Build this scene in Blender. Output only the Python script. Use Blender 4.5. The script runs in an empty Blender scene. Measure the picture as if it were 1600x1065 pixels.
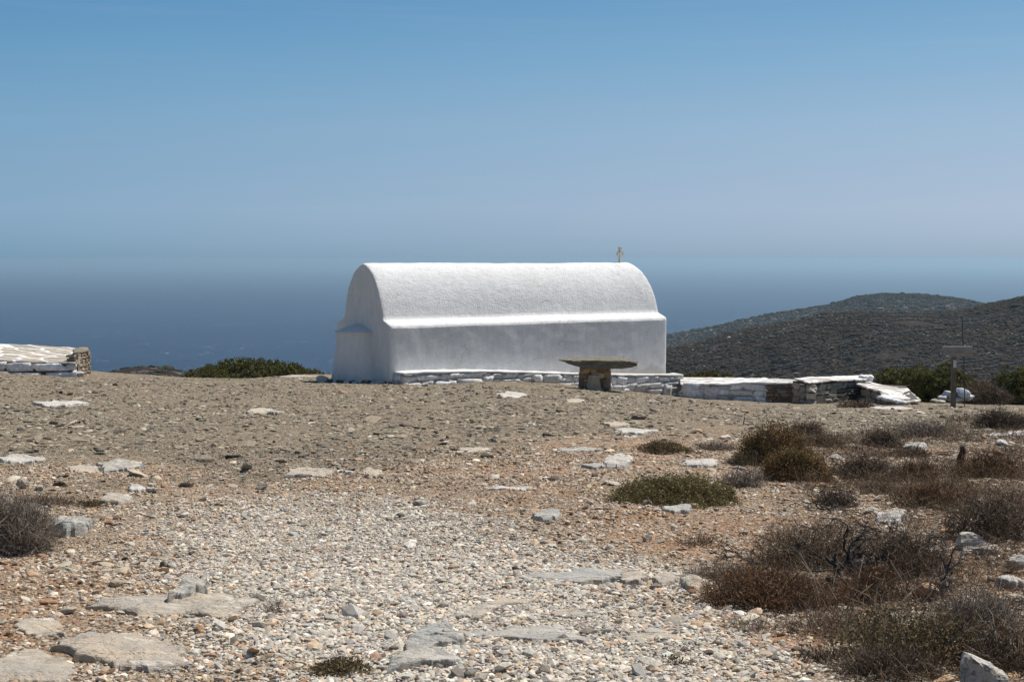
import bpy, math, random
import numpy as np
from mathutils import Vector

# ------------------------------------------------------------------ camera, sky, sun, exposure
SC = bpy.context.scene
COL = SC.collection
F = 2222.0                      # focal length in pixels of the 1600-wide photograph (50 mm lens)
CAMZ = 3.6
PITCH = math.atan((532.5 - 403.0) / F)
cam_d = bpy.data.cameras.new("camera"); cam = bpy.data.objects.new("camera", cam_d); COL.objects.link(cam)
cam_d.sensor_width = 36.0; cam_d.lens = 36.0 * F / 1600.0
cam_d.clip_start = 0.1; cam_d.clip_end = 200000
cam.location = (0, 0, CAMZ); cam.rotation_euler = (math.pi / 2 - PITCH, 0, 0)
SC.camera = cam
SUN_EL = math.radians(61); SUN_AZ = math.radians(57)      # azimuth measured from +Y towards +X
sun_dir = Vector((math.cos(SUN_EL) * math.sin(SUN_AZ), math.cos(SUN_EL) * math.cos(SUN_AZ), math.sin(SUN_EL)))
w = bpy.data.worlds.new("World"); SC.world = w; w.use_nodes = True
wn = w.node_tree; wn.nodes.clear()
sky = wn.nodes.new("ShaderNodeTexSky"); sky.sky_type = 'NISHITA'; sky.sun_disc = False
sky.sun_elevation = SUN_EL; sky.sun_rotation = SUN_AZ
sky.altitude = 300; sky.air_density = 1.0; sky.dust_density = 0.35; sky.ozone_density = 2.5
bg = wn.nodes.new("ShaderNodeBackground"); bg.inputs[1].default_value = 0.052
wo = wn.nodes.new("ShaderNodeOutputWorld")
# thin high cloud streaks in the upper right of the sky
tc = wn.nodes.new("ShaderNodeTexCoord"); mp = wn.nodes.new("ShaderNodeMapping"); mp.inputs['Scale'].default_value = (1.6, 1.6, 42)
mp.inputs['Rotation'].default_value = (0, math.radians(4), 0)
nz = wn.nodes.new("ShaderNodeTexNoise"); nz.inputs['Scale'].default_value = 3.0; nz.inputs['Detail'].default_value = 5; nz.inputs['Roughness'].default_value = .6
cr = wn.nodes.new("ShaderNodeMapRange"); cr.inputs[1].default_value = .52; cr.inputs[2].default_value = .85; cr.inputs[3].default_value = 0; cr.inputs[4].default_value = .06
mx = wn.nodes.new("ShaderNodeMixRGB"); mx.inputs[2].default_value = (8.0, 9.2, 10.4, 1)
L = wn.links.new
L(tc.outputs['Generated'], mp.inputs[0]); L(mp.outputs[0], nz.inputs['Vector']); L(nz.outputs[0], cr.inputs[0])
# the last ten degrees above the sea horizon: marine haze, pale above a darker band, brighter towards the sun's side
sxyz = wn.nodes.new("ShaderNodeSeparateXYZ"); L(tc.outputs['Generated'], sxyz.inputs[0])
rz = wn.nodes.new("ShaderNodeMapRange"); rz.inputs[1].default_value = 0; rz.inputs[2].default_value = .25; L(sxyz.outputs[2], rz.inputs[0])
ramp = wn.nodes.new("ShaderNodeValToRGB"); L(rz.outputs[0], ramp.inputs[0])
K = 1 / .052
RV = [(0.000, (0.220, 0.308, 0.399)), (0.032, (0.240, 0.332, 0.432)), (0.068, (0.262, 0.353, 0.460)), (0.132, (0.280, 0.374, 0.489)), (0.364, (0.229, 0.356, 0.493)), (0.560, (0.162, 0.312, 0.474)), (0.688, (0.128, 0.274, 0.450)), (1.000, (0.088, 0.224, 0.408))]
el = ramp.color_ramp.elements
while len(el) < len(RV): el.new(.5)
for e_, (p_, c_) in zip(el, RV): e_.position = p_; e_.color = (*c_, 1)
sk = wn.nodes.new("ShaderNodeVectorMath"); sk.operation = 'SCALE'; sk.inputs['Scale'].default_value = K; L(ramp.outputs[0], sk.inputs[0])
fx = [wn.nodes.new("ShaderNodeMapRange") for _ in range(3)]; cb_ = wn.nodes.new("ShaderNodeCombineXYZ")
for i_, (f_, a_) in enumerate(zip(fx, (.31, .17, .11))):
    f_.clamp = True; f_.inputs[1].default_value = -.36; f_.inputs[2].default_value = .36; f_.inputs[3].default_value = 1 - a_; f_.inputs[4].default_value = 1 + a_ * .62
    L(sxyz.outputs[0], f_.inputs[0]); L(f_.outputs[0], cb_.inputs[i_])
mu = wn.nodes.new("ShaderNodeVectorMath"); mu.operation = 'MULTIPLY'; L(sk.outputs[0], mu.inputs[0]); L(cb_.outputs[0], mu.inputs[1])
rb = wn.nodes.new("ShaderNodeMapRange"); rb.inputs[1].default_value = .18; rb.inputs[2].default_value = .5; L(sxyz.outputs[2], rb.inputs[0])
mb_ = wn.nodes.new("ShaderNodeMixRGB"); L(rb.outputs[0], mb_.inputs[0]); L(mu.outputs[0], mb_.inputs[1]); L(sky.outputs[0], mb_.inputs[2])
L(cr.outputs[0], mx.inputs[0]); L(mb_.outputs[0], mx.inputs[1]); L(mx.outputs[0], bg.inputs[0]); L(bg.outputs[0], wo.inputs[0])
sl = bpy.data.lights.new("sun", 'SUN'); sl.energy = 4.3; sl.angle = math.radians(0.55); sl.color = (1.0, .955, .89)
so = bpy.data.objects.new("sun", sl); COL.objects.link(so)
so.rotation_euler = sun_dir.to_track_quat('Z', 'Y').to_euler(); so.location = (10, 20, 60)
SC.view_settings.view_transform = 'Standard'; SC.view_settings.look = 'None'
SC.view_settings.exposure = 0.345; SC.view_settings.gamma = 1.0
SC.cycles.volume_bounces = 0; SC.cycles.max_bounces = 6

rng = np.random.default_rng(7)

# ------------------------------------------------------------------ helpers
def _h(ix, iy, iz, s):
    n = (ix * 374761393 + iy * 668265263 + iz * 2147483647 // 7 + s * 1274126177) & 0xffffffff
    n = (n ^ (n >> 13)) * 1274126177 & 0xffffffff
    n = (n ^ (n >> 16)) & 0xffffff
    return n / float(0xffffff)
def vnoise(x, y, z=0.0, s=0):
    x, y, z = np.broadcast_arrays(np.asarray(x, float), np.asarray(y, float), np.asarray(z, float))
    xi, yi, zi = np.floor(x), np.floor(y), np.floor(z)
    fx, fy, fz = x - xi, y - yi, z - zi
    fx, fy, fz = [f * f * (3 - 2 * f) for f in (fx, fy, fz)]
    xi, yi, zi = [a.astype(np.int64) for a in (xi, yi, zi)]
    r = 0
    for dx in (0, 1):
        for dy in (0, 1):
            for dz in (0, 1):
                wgt = (fx if dx else 1 - fx) * (fy if dy else 1 - fy) * (fz if dz else 1 - fz)
                r = r + wgt * _h(xi + dx, yi + dy, zi + dz, s)
    return r * 2 - 1
def fbm(x, y, z=0.0, s=0, o=4, g=.5):
    r, a, t = 0, 1.0, 0
    for i in range(o):
        k = 2.03 ** i
        r = r + a * vnoise(np.asarray(x) * k + 17.3 * i, np.asarray(y) * k - 9.1 * i, np.asarray(z) * k + 3.7 * i, s + i)
        t += a; a *= g
    return r / t
def sstep(a, b, x):
    t = np.clip((np.asarray(x, float) - a) / (b - a), 0, 1); return t * t * (3 - 2 * t)

def at(px, py, d):
    """world point that the photograph's pixel shows at depth d"""
    cx, cy = (px - 800) / F, (532.5 - py) / F
    dy = math.cos(PITCH) + cy * math.sin(PITCH); dz = -math.sin(PITCH) + cy * math.cos(PITCH)
    k = d / dy
    return np.array([cx * k, d, CAMZ + dz * k])

OX = np.array([-60, -30, -18, -14.4, -11.8, -9, -6, -3.3, 0, 2.2, 5.2, 8.2, 11.5, 15, 30, 60.])
OV = np.array([.9, .7, .55, .44, .22, .10, .03, -.05, .02, -.14, -.47, -.62, -.56, -.68, -1.6, -4.])
CX = np.array([-60, -14, -9, -7.3, -6.2, 6, 9, 12, 16, 60.])
CV = np.array([42, 41, 41, 43.5, 52, 52, 46, 42.5, 41, 40.])
def smooth_interp(x, X, V):
    r = 0
    for k, wgt in ((-.8, .25), (0, .5), (.8, .25)):
        r = r + wgt * np.interp(np.asarray(x, float) + k, X, V)
    return r
def G(x, y, detail=True):
    x = np.asarray(x, float); y = np.asarray(y, float)
    z = -(1.3 + .056 * y) + smooth_interp(x, OX, OV) * np.clip(y / 40, 0, 1.15) ** 1.6
    z = z - .02 * np.clip(-y, 0, 100)
    c = smooth_interp(x, CX, CV); t = np.clip(y - c, 0, None)
    z = z - np.where(t < 12, .0155 * t * t, .372 * t - 2.232)
    side = np.clip(np.abs(x) - 24, 0, None); z = z - np.where(side < 20, .004 * side * side, .16 * side - 1.6) * (x > 0) - .002 * side * (x < 0)
    if detail:
        m = np.clip(np.hypot(x, y) / 25, .4, 1)
        z = z + .055 * fbm(x * .35, y * .35, 0, 3, 3) + .028 * fbm(x * 1.3, y * 1.3, 0, 9, 3) + .010 * fbm(x * 5.5, y * 5.5, 0, 5, 2)
        z = z + .9 * fbm(x * .03, y * .03, 0, 31, 4) * sstep(20, 90, t)
        z = z + .018 * np.clip(fbm(x * 2.2, y * 3.4, 0, 61, 2) - .25, 0, 1) * 4 * sstep(30, 12, y)
    return z + CAMZ
def ground(px, py):
    cx, cy = (px - 800) / F, (532.5 - py) / F
    dy = math.cos(PITCH) + cy * math.sin(PITCH); dz = -math.sin(PITCH) + cy * math.cos(PITCH)
    ds = np.concatenate([np.arange(4.0, 14, .02), np.arange(14, 60, .06)])
    k = ds / dy
    below = (CAMZ + dz * k) < G(cx * k, ds, False)
    i = int(np.argmax(below)) if below.any() else len(ds) - 1
    d = float(ds[i]); x = float(cx * k[i])
    return x, d
def P(px, py, zoff=0.0):
    x, d = ground(px, py); return np.array([x, d, float(G(x, d)) + zoff])

def tag(o, label=None, cat=None, group=None, kind=None):
    if label: o['label'] = label
    if cat: o['category'] = cat
    if group: o['group'] = group
    if kind: o['kind'] = kind
    return o
def empty(name, loc):
    o = bpy.data.objects.new(name, None); COL.objects.link(o); o.location = [float(v) for v in loc]; o.empty_display_size = .2
    return o
def mk(name, V, Fs, mat, col=None, smooth=False, parent=None, origin=None):
    """V (n,3) world points; Fs array or list of arrays of polygon corner indices; col (n,3) per-point colour"""
    V = np.asarray(V, np.float64)
    if not isinstance(Fs, (list, tuple)): Fs = [Fs]
    Fs = [np.asarray(f, np.int32) for f in Fs if len(f)]
    if parent is not None: origin = np.array(parent.location)
    if origin is None: origin = np.array([0, 0, 0.])
    me = bpy.data.meshes.new(name)
    n = len(V); me.vertices.add(n); me.vertices.foreach_set('co', (V - origin).astype(np.float32).ravel())
    lv = np.concatenate([f.ravel() for f in Fs]); cnt = np.concatenate([np.full(len(f), f.shape[1]) for f in Fs])
    st = np.concatenate([[0], np.cumsum(cnt)[:-1]])
    me.loops.add(len(lv)); me.loops.foreach_set('vertex_index', lv.astype(np.int32))
    me.polygons.add(len(cnt)); me.polygons.foreach_set('loop_start', st.astype(np.int32))
    try: me.polygons.foreach_set('loop_total', cnt.astype(np.int32))
    except Exception: pass
    me.polygons.foreach_set('use_smooth', np.full(len(cnt), bool(smooth)))
    if col is not None:
        a = me.color_attributes.new('Col', 'FLOAT_COLOR', 'POINT')
        c = np.ones((n, 4), np.float32); c[:, :3] = col; a.data.foreach_set('color', c.ravel())
    me.update(calc_edges=True)
    me.materials.append(mat)
    o = bpy.data.objects.new(name, me); COL.objects.link(o)
    if parent is not None: o.parent = parent
    else: o.location = [float(v) for v in origin]
    return o
class MB:
    """collects pieces for one mesh"""
    def __init__(s): s.V = []; s.F = {}; s.C = []; s.n = 0
    def add(s, V, Fs, col=(1, 1, 1)):
        V = np.asarray(V, float)
        if not isinstance(Fs, (list, tuple)): Fs = [Fs]
        for f in Fs:
            f = np.asarray(f, int)
            if len(f): s.F.setdefault(f.shape[1], []).append(f + s.n)
        s.V.append(V); s.C.append(np.broadcast_to(np.asarray(col, float), (len(V), 3))); s.n += len(V)
    def build(s, name, mat, parent=None, smooth=False, origin=None):
        return mk(name, np.concatenate(s.V), [np.concatenate(v) for v in s.F.values()], mat, np.concatenate(s.C), smooth, parent, origin)
def ico(sub):
    import bmesh
    bm = bmesh.new(); bmesh.ops.create_icosphere(bm, subdivisions=sub, radius=1)
    V = np.array([v.co[:] for v in bm.verts]); Fa = np.array([[v.index for v in f.verts] for f in bm.faces]); bm.free()
    return V, Fa
OCT = (np.array([[1, 0, 0], [-1, 0, 0], [0, 1, 0], [0, -1, 0], [0, 0, 1], [0, 0, -1.]]), np.array([[0, 2, 4], [2, 1, 4], [1, 3, 4], [3, 0, 4], [2, 0, 5], [1, 2, 5], [3, 1, 5], [0, 3, 5]]))
ICO1, ICO2, ICO3, ICO4 = ico(1), ico(2), ico(3), ico(4)
def chop(V, r, k=7, lo=.5, hi=.85):
    V = V.copy()
    for _ in range(k):
        n = r.normal(size=3); n /= np.linalg.norm(n); o = r.uniform(lo, hi)
        d = V @ n - o; V -= np.clip(d, 0, None)[:, None] * n
    return V
def grid_faces(nu, nv, flip=False):
    i = np.arange(nu - 1)[:, None] * nv + np.arange(nv - 1)[None, :]
    q = np.stack([i, i + nv, i + nv + 1, i + 1], -1).reshape(-1, 4)
    return q[:, ::-1] if flip else q

# ------------------------------------------------------------------ materials
def newmat(name, rough=.9, spec=.25):
    m = bpy.data.materials.new(name); m.use_nodes = True; nt = m.node_tree
    b = nt.nodes['Principled BSDF']; b.inputs['Roughness'].default_value = rough; b.inputs['Specular IOR Level'].default_value = spec
    return m, nt, b
def N(nt, t, **kw):
    n = nt.nodes.new(t)
    for k, v in kw.items():
        if k.startswith('i_'):
            key = k[2:]; key = int(key) if key.isdigit() else key
            n.inputs[key].default_value = v
        else: setattr(n, k, v)
    return n
def noise(nt, vec, scale, detail=4, rough=.55):
    n = N(nt, 'ShaderNodeTexNoise'); n.inputs['Scale'].default_value = scale; n.inputs['Detail'].default_value = detail; n.inputs['Roughness'].default_value = rough
    if vec is not None: nt.links.new(vec, n.inputs['Vector'])
    return n.outputs[0]
def rng_map(nt, v, a, b, c, d):
    n = N(nt, 'ShaderNodeMapRange'); nt.links.new(v, n.inputs[0])
    for i, q in enumerate((a, b, c, d)): n.inputs[i + 1].default_value = q
    return n.outputs[0]
def mixc(nt, f, a, b, mode='MIX'):
    n = N(nt, 'ShaderNodeMixRGB', blend_type=mode)
    for i, q in ((0, f), (1, a), (2, b)):
        if isinstance(q, (int, float)): n.inputs[i].default_value = q
        elif isinstance(q, tuple): n.inputs[i].default_value = (q[0], q[1], q[2], 1)
        else: nt.links.new(q, n.inputs[i])
    return n.outputs[0]
def mth(nt, op, a, b=0.0):
    n = N(nt, 'ShaderNodeMath', operation=op)
    for i, q in ((0, a), (1, b)):
        if isinstance(q, (int, float)): n.inputs[i].default_value = q
        else: nt.links.new(q, n.inputs[i])
    return n.outputs[0]
def bump(nt, b, h, dist, strength=1.0, chain=None):
    n = N(nt, 'ShaderNodeBump'); n.inputs['Strength'].default_value = strength; n.inputs['Distance'].default_value = dist
    nt.links.new(h, n.inputs['Height'])
    if chain is not None: nt.links.new(chain, n.inputs['Normal'])
    if b is not None: nt.links.new(n.outputs[0], b.inputs['Normal'])
    return n.outputs[0]
def geo(nt): return N(nt, 'ShaderNodeNewGeometry').outputs['Position']
def scaled(nt, vec, s, rot=(0, 0, 0)):
    n = N(nt, 'ShaderNodeMapping'); n.inputs['Scale'].default_value = s; n.inputs['Rotation'].default_value = rot
    nt.links.new(vec, n.inputs[0]); return n.outputs[0]

def mat_vcol(name, rough=.9, spec=.2, nscale=30, namp=.25, bd=0.0, bscale=60, trans=0.0):
    m, nt, b = newmat(name, rough, spec)
    c = N(nt, 'ShaderNodeAttribute', attribute_name='Col').outputs['Color']
    if namp > 0:
        v = rng_map(nt, noise(nt, geo(nt), nscale, 4, .6), .3, .7, 1 - namp, 1 + namp)
        c = mixc(nt, 1.0, c, v, 'MULTIPLY')
    nt.links.new(c, b.inputs['Base Color'])
    if bd: bump(nt, b, noise(nt, geo(nt), bscale, 4, .6), bd)
    if trans:
        t = N(nt, 'ShaderNodeBsdfTranslucent'); nt.links.new(c, t.inputs[0]); ms = N(nt, 'ShaderNodeMixShader'); ms.inputs[0].default_value = trans
        nt.links.new(b.outputs[0], ms.inputs[1]); nt.links.new(t.outputs[0], ms.inputs[2]); nt.links.new(ms.outputs[0], nt.nodes['Material Output'].inputs[0])
    return m
M = {}
M['pebble'] = mat_vcol('pebble_stone', .85, .2, 70, .18)
M['chip'] = mat_vcol('shale_chip', .85, .25, 40, .25)
M['twig'] = mat_vcol('dry_twig', .9, .1, 20, .2)
M['leaf'] = mat_vcol('shrub_leaf', .65, .25, 3, .35, trans=.25)
M['masonry'] = mat_vcol('masonry_stone', .9, .2, 14, .28, .012, 22)
M['hillveg'] = mat_vcol('hill_scrub', .95, .1, .2, .2)

def mat_ground():
    m, nt, b = newmat('ground_soil', .95, .12); g = geo(nt)
    c = N(nt, 'ShaderNodeAttribute', attribute_name='Col').outputs['Color']
    v = rng_map(nt, noise(nt, g, 1.6, 6, .65), .3, .7, .80, 1.2)
    c = mixc(nt, 1.0, c, v, 'MULTIPLY')
    v2 = rng_map(nt, noise(nt, g, 16, 6, .75), .28, .72, .62, 1.4)
    c = mixc(nt, 1.0, c, v2, 'MULTIPLY')
    vo = N(nt, 'ShaderNodeTexVoronoi'); vo.inputs['Scale'].default_value = 34; nt.links.new(g, vo.inputs['Vector'])
    sep = N(nt, 'ShaderNodeSeparateColor'); nt.links.new(vo.outputs['Color'], sep.inputs[0])
    f = rng_map(nt, sep.outputs[0], .0, 1, .55, 1.55)
    c = mixc(nt, .75, c, f, 'MULTIPLY')
    # pale and rusty grit
    pale = rng_map(nt, sep.outputs[1], .80, .84, 0, .6); c = mixc(nt, pale, c, (.50, .44, .36))
    rust = rng_map(nt, sep.outputs[2], .90, .93, 0, .6); c = mixc(nt, rust, c, (.26, .13, .07))
    nt.links.new(c, b.inputs['Base Color'])
    h1 = bump(nt, None, noise(nt, g, 11, 6, .7), .035)
    inv = mth(nt, 'MULTIPLY', vo.outputs['Distance'], -1.0)
    bump(nt, b, inv, .03, .8, h1)
    return m
M['ground'] = mat_ground()

def mat_rock(name, a, bcol, vein, sc=1.0):
    m, nt, b = newmat(name, .88, .25)
    g = geo(nt)
    n1 = rng_map(nt, noise(nt, scaled(nt, g, (2.2 * sc, 3.4 * sc, 6 * sc), (.2, .1, .5)), 1.0, 6, .65), .38, .62, 0, 1)
    c = mixc(nt, n1, a, bcol)
    n2 = rng_map(nt, noise(nt, scaled(nt, g, (3 * sc, 9 * sc, 12 * sc), (0, .3, .9)), 1.3, 5, .6), .56, .66, 0, .8)
    c = mixc(nt, n2, c, vein)
    v = rng_map(nt, noise(nt, g, 24, 6, .75), .28, .72, .84, 1.14); c = mixc(nt, 1.0, c, v, 'MULTIPLY')
    ck = N(nt, 'ShaderNodeTexVoronoi', feature='DISTANCE_TO_EDGE'); ck.inputs['Scale'].default_value = 2.2; cn = N(nt, 'ShaderNodeTexNoise'); cn.inputs['Scale'].default_value = 4; cn.inputs['Detail'].default_value = 6
    nt.links.new(g, cn.inputs['Vector']); cw = N(nt, 'ShaderNodeVectorMath', operation='ADD'); nt.links.new(scaled(nt, g, (1, 2.2, 1), (0, 0, .4)), cw.inputs[0]); nt.links.new(cn.outputs['Color'], cw.inputs[1]); nt.links.new(cw.outputs[0], ck.inputs['Vector'])
    crk = rng_map(nt, ck.outputs['Distance'], .004, .022, 0, 1); c = mixc(nt, mth(nt, 'MULTIPLY', mth(nt, 'SUBTRACT', 1.0, crk), rng_map(nt, noise(nt, g, 2.0, 3, .5), .45, .55, 0, .75)), c, (.13, .11, .09))
    lich = rng_map(nt, noise(nt, g, 7, 5, .7), .60, .66, 0, .5); c = mixc(nt, lich, c, tuple(q * .62 for q in a))
    pit = rng_map(nt, noise(nt, g, 60, 3, .7),   .30, .36, .6, 1); c = mixc(nt, 1.0, c, pit, 'MULTIPLY')
    nt.links.new(c, b.inputs['Base Color'])
    h = bump(nt, None, noise(nt, scaled(nt, g, (1, 1.6, 4), (.3, .1, .4)), 6, 8, .65), .05)
    bump(nt, b, noise(nt, g, 45, 5, .7), .010, 1, h)
    return m
M['rock_cream'] = mat_rock('cream_rock', (.56, .46, .345), (.44, .40, .34), (.72, .66, .56))
M['rock_grey'] = mat_rock('grey_rock', (.38, .38, .355), (.52, .47, .40), (.64, .61, .55))
M['rock_white'] = mat_rock('white_rock', (.62, .585, .53), (.50, .46, .40), (.70, .67, .62))
M['rock_dark'] = mat_rock('dark_rock', (.16, .15, .125), (.21, .19, .155), (.28, .25, .2))
M['rock_bluish'] = mat_rock('bluish_rock', (.66, .60, .50), (.56, .53, .49), (.19, .19, .195), 2.0)
M['slab'] = mat_rock('lichen_slab', (.235, .21, .15), (.14, .125, .095), (.33, .30, .23), 2.2)

def mat_plaster():
    m, nt, b = newmat('whitewashed_plaster', .93, .12); g = geo(nt)
    big = rng_map(nt, noise(nt, g, .8, 6, .65), .35, .68, 0, 1)
    c = mixc(nt, big, (.75, .745, .73), (.70, .695, .675))
    # brushed coats running down the vault
    br = rng_map(nt, noise(nt, scaled(nt, g, (5, 5, 1.0), (0, .5, .6)), 1.6, 5, .7), .35, .65, .93, 1.05); c = mixc(nt, 1.0, c, br, 'MULTIPLY')
    st = rng_map(nt, noise(nt, scaled(nt, g, (1.2, 1.2, .5)), 1.1, 6, .72), .56, .74, 0, .34)
    c = mixc(nt, st, c, (.57, .51, .43))
    gate = rng_map(nt, noise(nt, g, .9, 4, .6), .48, .62, 0, 1)
    sp = mth(nt, 'MULTIPLY', rng_map(nt, noise(nt, g, 10, 5, .8), .62, .67, 0, .7), gate)
    c = mixc(nt, sp, c, (.33, .32, .31))
    ck = N(nt, 'ShaderNodeTexVoronoi', feature='DISTANCE_TO_EDGE'); ck.inputs['Scale'].default_value = 1.1
    cw = N(nt, 'ShaderNodeVectorMath', operation='ADD'); cn = N(nt, 'ShaderNodeTexNoise'); cn.inputs['Scale'].default_value = 2.2; cn.inputs['Detail'].default_value = 5; nt.links.new(g, cn.inputs['Vector'])
    nt.links.new(g, cw.inputs[0]); nt.links.new(cn.outputs['Color'], cw.inputs[1]); nt.links.new(cw.outputs[0], ck.inputs['Vector'])
    crk = mth(nt, 'MULTIPLY', rng_map(nt, ck.outputs['Distance'], .003, .010, .55, 0), rng_map(nt, noise(nt, g, .7, 3, .5), .5, .6, 0, 1))
    c = mixc(nt, crk, c, (.34, .33, .32))
    # splashed earth low on the walls
    sx_ = N(nt, 'ShaderNodeSeparateXYZ'); nt.links.new(g, sx_.inputs[0])
    hz_ = mth(nt, 'ADD', sx_.outputs[2], rng_map(nt, noise(nt, g, 3.5, 6, .75), .3, .7, -.22, .22))
    dirt = rng_map(nt, hz_, .0, .24, .42, 0); c = mixc(nt, dirt, c, (.42, .36, .28))
    nt.links.new(c, b.inputs['Base Color'])
    h = bump(nt, None, noise(nt, scaled(nt, g, (1, 1, 1.9)), 3.0, 5, .65), .030, .8)
    vo = N(nt, 'ShaderNodeTexVoronoi', feature='SMOOTH_F1'); vo.inputs['Scale'].default_value = 13
    wv = N(nt, 'ShaderNodeVectorMath', operation='ADD'); nt.links.new(scaled(nt, g, (1, 1, 1.8)), wv.inputs[0])
    nn = N(nt, 'ShaderNodeTexNoise'); nn.inputs['Scale'].default_value = 5; nt.links.new(g, nn.inputs['Vector']); nt.links.new(nn.outputs['Color'], wv.inputs[1])
    nt.links.new(wv.outputs[0], vo.inputs['Vector'])
    h = bump(nt, None, vo.outputs['Distance'], .014, .6, h)
    h = bump(nt, None, mth(nt, 'MULTIPLY', sp, -1.0), .02, 1, h)
    bump(nt, b, noise(nt, g, 20, 6, .78), .018, .9, h)
    return m
M['plaster'] = mat_plaster()
def mat_simple(name, col, rough=.8, namp=.2, nscale=12, bd=.004):
    m, nt, b = newmat(name, rough, .3); g = geo(nt)
    v = rng_map(nt, noise(nt, g, nscale, 5, .65), .3, .7, 1 - namp, 1 + namp)
    nt.links.new(mixc(nt, 1.0, col, v, 'MULTIPLY'), b.inputs['Base Color'])
    if bd: bump(nt, b, noise(nt, g, nscale * 3, 4, .6), bd)
    return m
M['wood'] = mat_simple('weathered_wood', (.15, .12, .09), .85, .3, 10)
M['board'] = mat_simple('sign_board_wood', (.29, .262, .232), .85, .2, 9)
M['iron'] = mat_simple('dark_iron', (.035, .033, .03), .6, .2, 20)
M['label_white'] = mat_simple('faded_white_plate', (.55, .55, .55), .7, .08, 8, 0)
M['faded_ink'] = mat_simple('faded_ink', (.11, .10, .09), .9, .2, 20, 0)
M['marble'] = mat_simple('old_marble', (.62, .60, .53), .8, .2, 20)
M['mortar'] = mat_simple('mortar_core', (.17, .15, .125), .95, .3, 8, .01)
M['limecore'] = mat_simple('limewashed_joints', (.46, .45, .43), .95, .3, 8, .01)
M['footcore'] = mat_simple('stained_joints', (.44, .42, .39), .95, .5, 5, .01)
M['earth_mortar'] = mat_simple('earth_mortar', (.26, .18, .11), .95, .4, 9, .01)
M['darkgap'] = mat_simple('joint_core', (.10, .092, .085), .95, .3, 8, .01)

def mat_crazy(name, sc, sa, sb, jw):
    """irregular flagstones with painted white joints"""
    m, nt, b = newmat(name, .88, .2); g = geo(nt)
    flat = scaled(nt, g, (.85, 1.7, 0.0), (0, 0, .12))
    nn = N(nt, 'ShaderNodeTexNoise'); nn.inputs['Scale'].default_value = 1.8; nn.inputs['Detail'].default_value = 3; nt.links.new(g, nn.inputs['Vector'])
    wv = N(nt, 'ShaderNodeVectorMath', operation='MULTIPLY_ADD'); nt.links.new(nn.outputs['Color'], wv.inputs[0]); wv.inputs[1].default_value = (.35, .35, 0); nt.links.new(flat, wv.inputs[2])
    e = N(nt, 'ShaderNodeTexVoronoi', feature='DISTANCE_TO_EDGE'); e.inputs['Scale'].default_value = sc; nt.links.new(wv.outputs[0], e.inputs['Vector'])
    cl = N(nt, 'ShaderNodeTexVoronoi'); cl.inputs['Scale'].default_value = sc; nt.links.new(wv.outputs[0], cl.inputs['Vector'])
    sep = N(nt, 'ShaderNodeSeparateColor'); nt.links.new(cl.outputs['Color'], sep.inputs[0])
    st = mixc(nt, sep.outputs[0], sa, sb)
    v = rng_map(nt, noise(nt, g, 9, 6, .7), .3, .7, .72, 1.25); st = mixc(nt, 1.0, st, v, 'MULTIPLY')
    jn = mth(nt, 'ADD', e.outputs['Distance'], rng_map(nt, noise(nt, g, 7, 4, .6), .3, .7, -.03, .03))
    j = rng_map(nt, jn, jw, jw + .022, 1, 0)
    nt.links.new(mixc(nt, j, st, (.72, .71, .69)), b.inputs['Base Color'])
    h = bump(nt, None, j, .015, -1.0)
    bump(nt, b, noise(nt, g, 14, 5, .7), .02, 1, h)
    return m
M['paving'] = mat_crazy('crazy_paving', 1.55, (.40, .32, .23), (.29, .275, .24), .045)
M['paving_white'] = mat_crazy('mostly_white_paving', 2.1, (.36, .33, .28), (.42, .39, .34), .12)
M['paving_joint'] = mat_crazy('coping_slabs', 1.2, (.34, .30, .25), (.40, .37, .31), .075)

def mat_sea():
    m, nt, b = newmat('sea_water', .38, .5); g = geo(nt); b.inputs['IOR'].default_value = 1.33
    b.inputs['Specular IOR Level'].default_value = .07
    big = rng_map(nt, noise(nt, scaled(nt, g, (.0006, .0022, 1)), 1, 5, .6), .3, .7, 0, 1)
    c = mixc(nt, big, (.006, .017, .050), (.010, .024, .064))
    rp = rng_map(nt, noise(nt, scaled(nt, g, (.012, .045, 1)), 1, 8, .75), .3, .7, .45, 1.6)
    c = mixc(nt, 1.0, c, rp, 'MULTIPLY')
    # whitecaps: small crests, only inside gusty patches
    wc = noise(nt, scaled(nt, g, (.038, .085, 1)), 1, 2, .5); gate = noise(nt, scaled(nt, g, (.0021, .004, 1)), 1, 3, .6)
    wm = mth(nt, 'MULTIPLY', rng_map(nt, wc, .672, .72, 0, .9), rng_map(nt, gate, .50, .64, 0, 1))
    c = mixc(nt, wm, c, (.62, .66, .70))
    nt.links.new(c, b.inputs['Base Color'])
    bump(nt, b, noise(nt, scaled(nt, g, (.03, .08, 1)), 1, 6, .7), 2.5, .8)
    return m
M['sea'] = mat_sea()
def mat_hill(name, rock_amt, scale):
    m, nt, b = newmat(name, .97, .1); g = geo(nt)
    n1 = noise(nt, g, .035 * scale, 7, .7)
    c = mixc(nt, rng_map(nt, n1, .35, .65, 0, 1), (.030, .021, .0145), (.048, .034, .024))
    c = mixc(nt, rng_map(nt, noise(nt, g, .22 * scale, 5, .75), .50, .60, 0, 1), c, (.019, .020, .014))
    r = mth(nt, 'MULTIPLY', rng_map(nt, noise(nt, g, .16 * scale, 6, .8), .60 - rock_amt, .66 - rock_amt, 0, 1), rng_map(nt, noise(nt, g, .012, 4, .6), .42, .60, .15, 1))
    c = mixc(nt, r, c, (.17, .155, .135))
    nt.links.new(c, b.inputs['Base Color'])
    bump(nt, b, noise(nt, g, .25 * scale, 6, .75), 1.6, .9)
    return m
M['hill'] = mat_hill('hillside', .0, 1.0)
M['hill_far'] = mat_hill('rocky_far_hill', .06, .8)

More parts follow.
